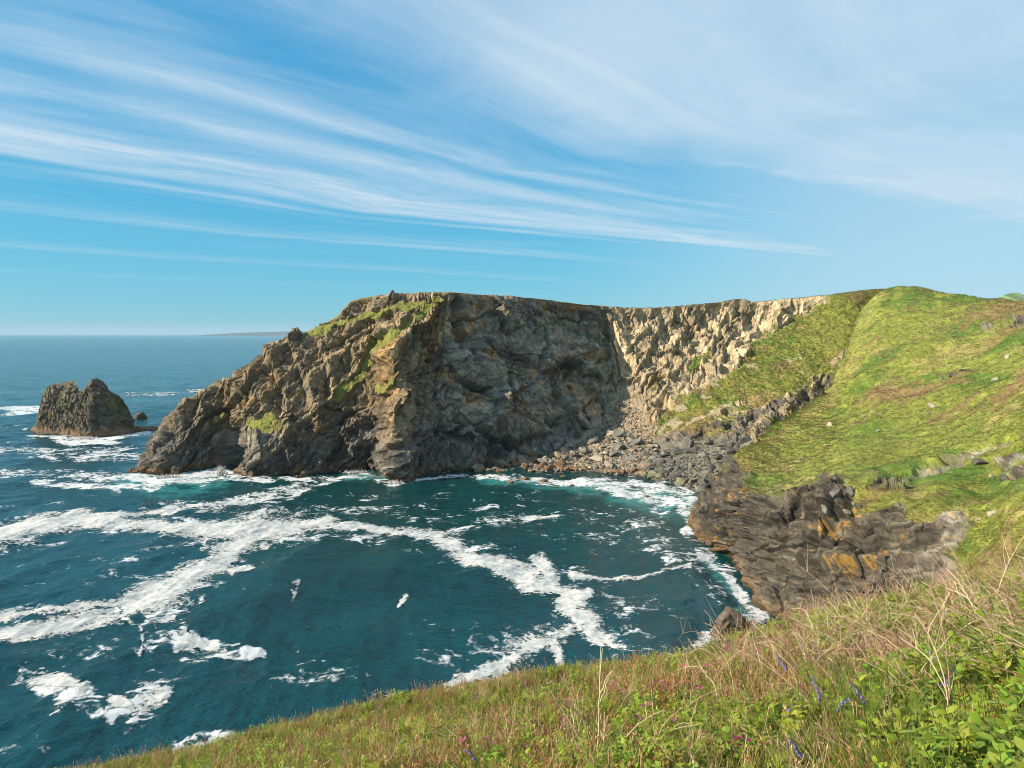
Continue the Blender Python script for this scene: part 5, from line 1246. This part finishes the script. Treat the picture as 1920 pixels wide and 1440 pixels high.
for k, (L, az, le, dr, r0) in enumerate(((1.15, .3, .02, .05, .011), (.95, 2.9, .10, .55, .009), (.85, 2.6, .35, .5, .008), (.8, .2, .35, .9, .008), (1.0, .1, .65, .9, .009), (.6, 3.3, .5, .6, .007), (.55, 1.5, .3, .3, .006), (.7, -.6, .5, .7, .007), (.9, 0.0, .9, .75, .007))):
    link('stem', twig(L, az, le, dr, r0, 900 + k, 4), None, e, (pr_.uniform(-.05, .05), pr_.uniform(-.05, .05), -.03))
# single long stems that arch clear of the tangle
ARCH = ((1330, 1300, 1.1, .1, .35, 1.2, 'long bleached stem arching right over the grass beside the twig shrub'), (1500, 1290, 1.2, .15, .5, 1.1, 'bleached stem arching low under the middle of the tangle'), (1600, 1205, 1.3, 2.6, .2, 1.0, 'long pale stem rising left out of the tangle'),
        (1680, 1180, 1.2, .3, .2, 1.5, 'pale hooped stem in the thick of the tangle'), (1750, 1150, 1.3, 2.8, .5, .8, 'bleached stem slanting left across the tangle top'), (1860, 1180, 1.4, .4, .1, 1.0, 'thick pale stem curving up at the right edge'),
        (1560, 1360, 1.1, 2.9, .7, .5, 'long stem lying slanted at the bottom below the tangle'), (1240, 1390, 1.1, .2, .6, 1.0, 'bleached stem hooping over right of the twig shrub foot'), (1430, 1230, .9, 2.7, .1, .7, 'slim stem standing on the brow with a bent tip'),
        (1800, 1110, 1.0, 2.2, .3, .6, 'thin reddish stem at the top of the tangle'), (1620, 1140, .9, .6, .2, .9, 'thin stem sticking up before the lichen ledges'), (1480, 1180, 1.0, 2.9, .4, .3, 'straight stem pointing up left in front of the dark ledges'))
for k, (px, py, L, az, le, dr, lb) in enumerate(ARCH):
    link('dead_stem', twig(L, az, le, dr, .0065, 950 + k, 3), None, None, root_at(px, py), label=lb, category='stem')
# dry tuft on the brow
def dry_tuft(px, py, s, label):
    o = link('dry_tuft', None, None, None, root_at(px, py), label=label, category='tuft'); o.scale = (s, s, s)
    link('twigs', ded[2], None, o); link('stalks', stk[0], None, o); g_ = link('blades', short[2], None, o); g_.scale = (1.6, 1.6, 1.6)
dry_tuft(630, 1348, .8, 'dry brushy tuft breaking the left brow of the slope'); dry_tuft(665, 1335, .9, 'brown tuft just right of the dry brushy tuft'); dry_tuft(1305, 1225, .7, 'straw tuft on the brow before the near rocks'); dry_tuft(905, 1302, .7, 'low straw tuft on the brow beside the foam tongue')
print('done', time.time() - T0)

# ------------------------------------------------------------------ sea air
m = bpy.data.materials.new('sea_air'); m.use_nodes = True; N = NT(m.node_tree); N.n.clear()
pv = N.add('ShaderNodeVolumePrincipled', {'Color': (0.50, 0.72, 0.90, 1), 'Density': 2.4e-5, 'Anisotropy': 0.0})
N.l.new(pv.outputs[0], N.add('ShaderNodeOutputMaterial').inputs['Volume'])
hx, hy0, hy1, hz0, hz1 = 70000, -30000, 70000, -8, 420
V = np.array([(x_, y_, z_) for x_ in (-hx, hx) for y_ in (hy0, hy1) for z_ in (hz0, hz1)], float)
link('haze', mesh_from('haze', V, np.array([(0, 1, 3, 2), (4, 6, 7, 5), (0, 4, 5, 1), (2, 3, 7, 6), (0, 2, 6, 4), (1, 5, 7, 3)])), m, kind='stuff', label='thin sea haze over the whole bay')
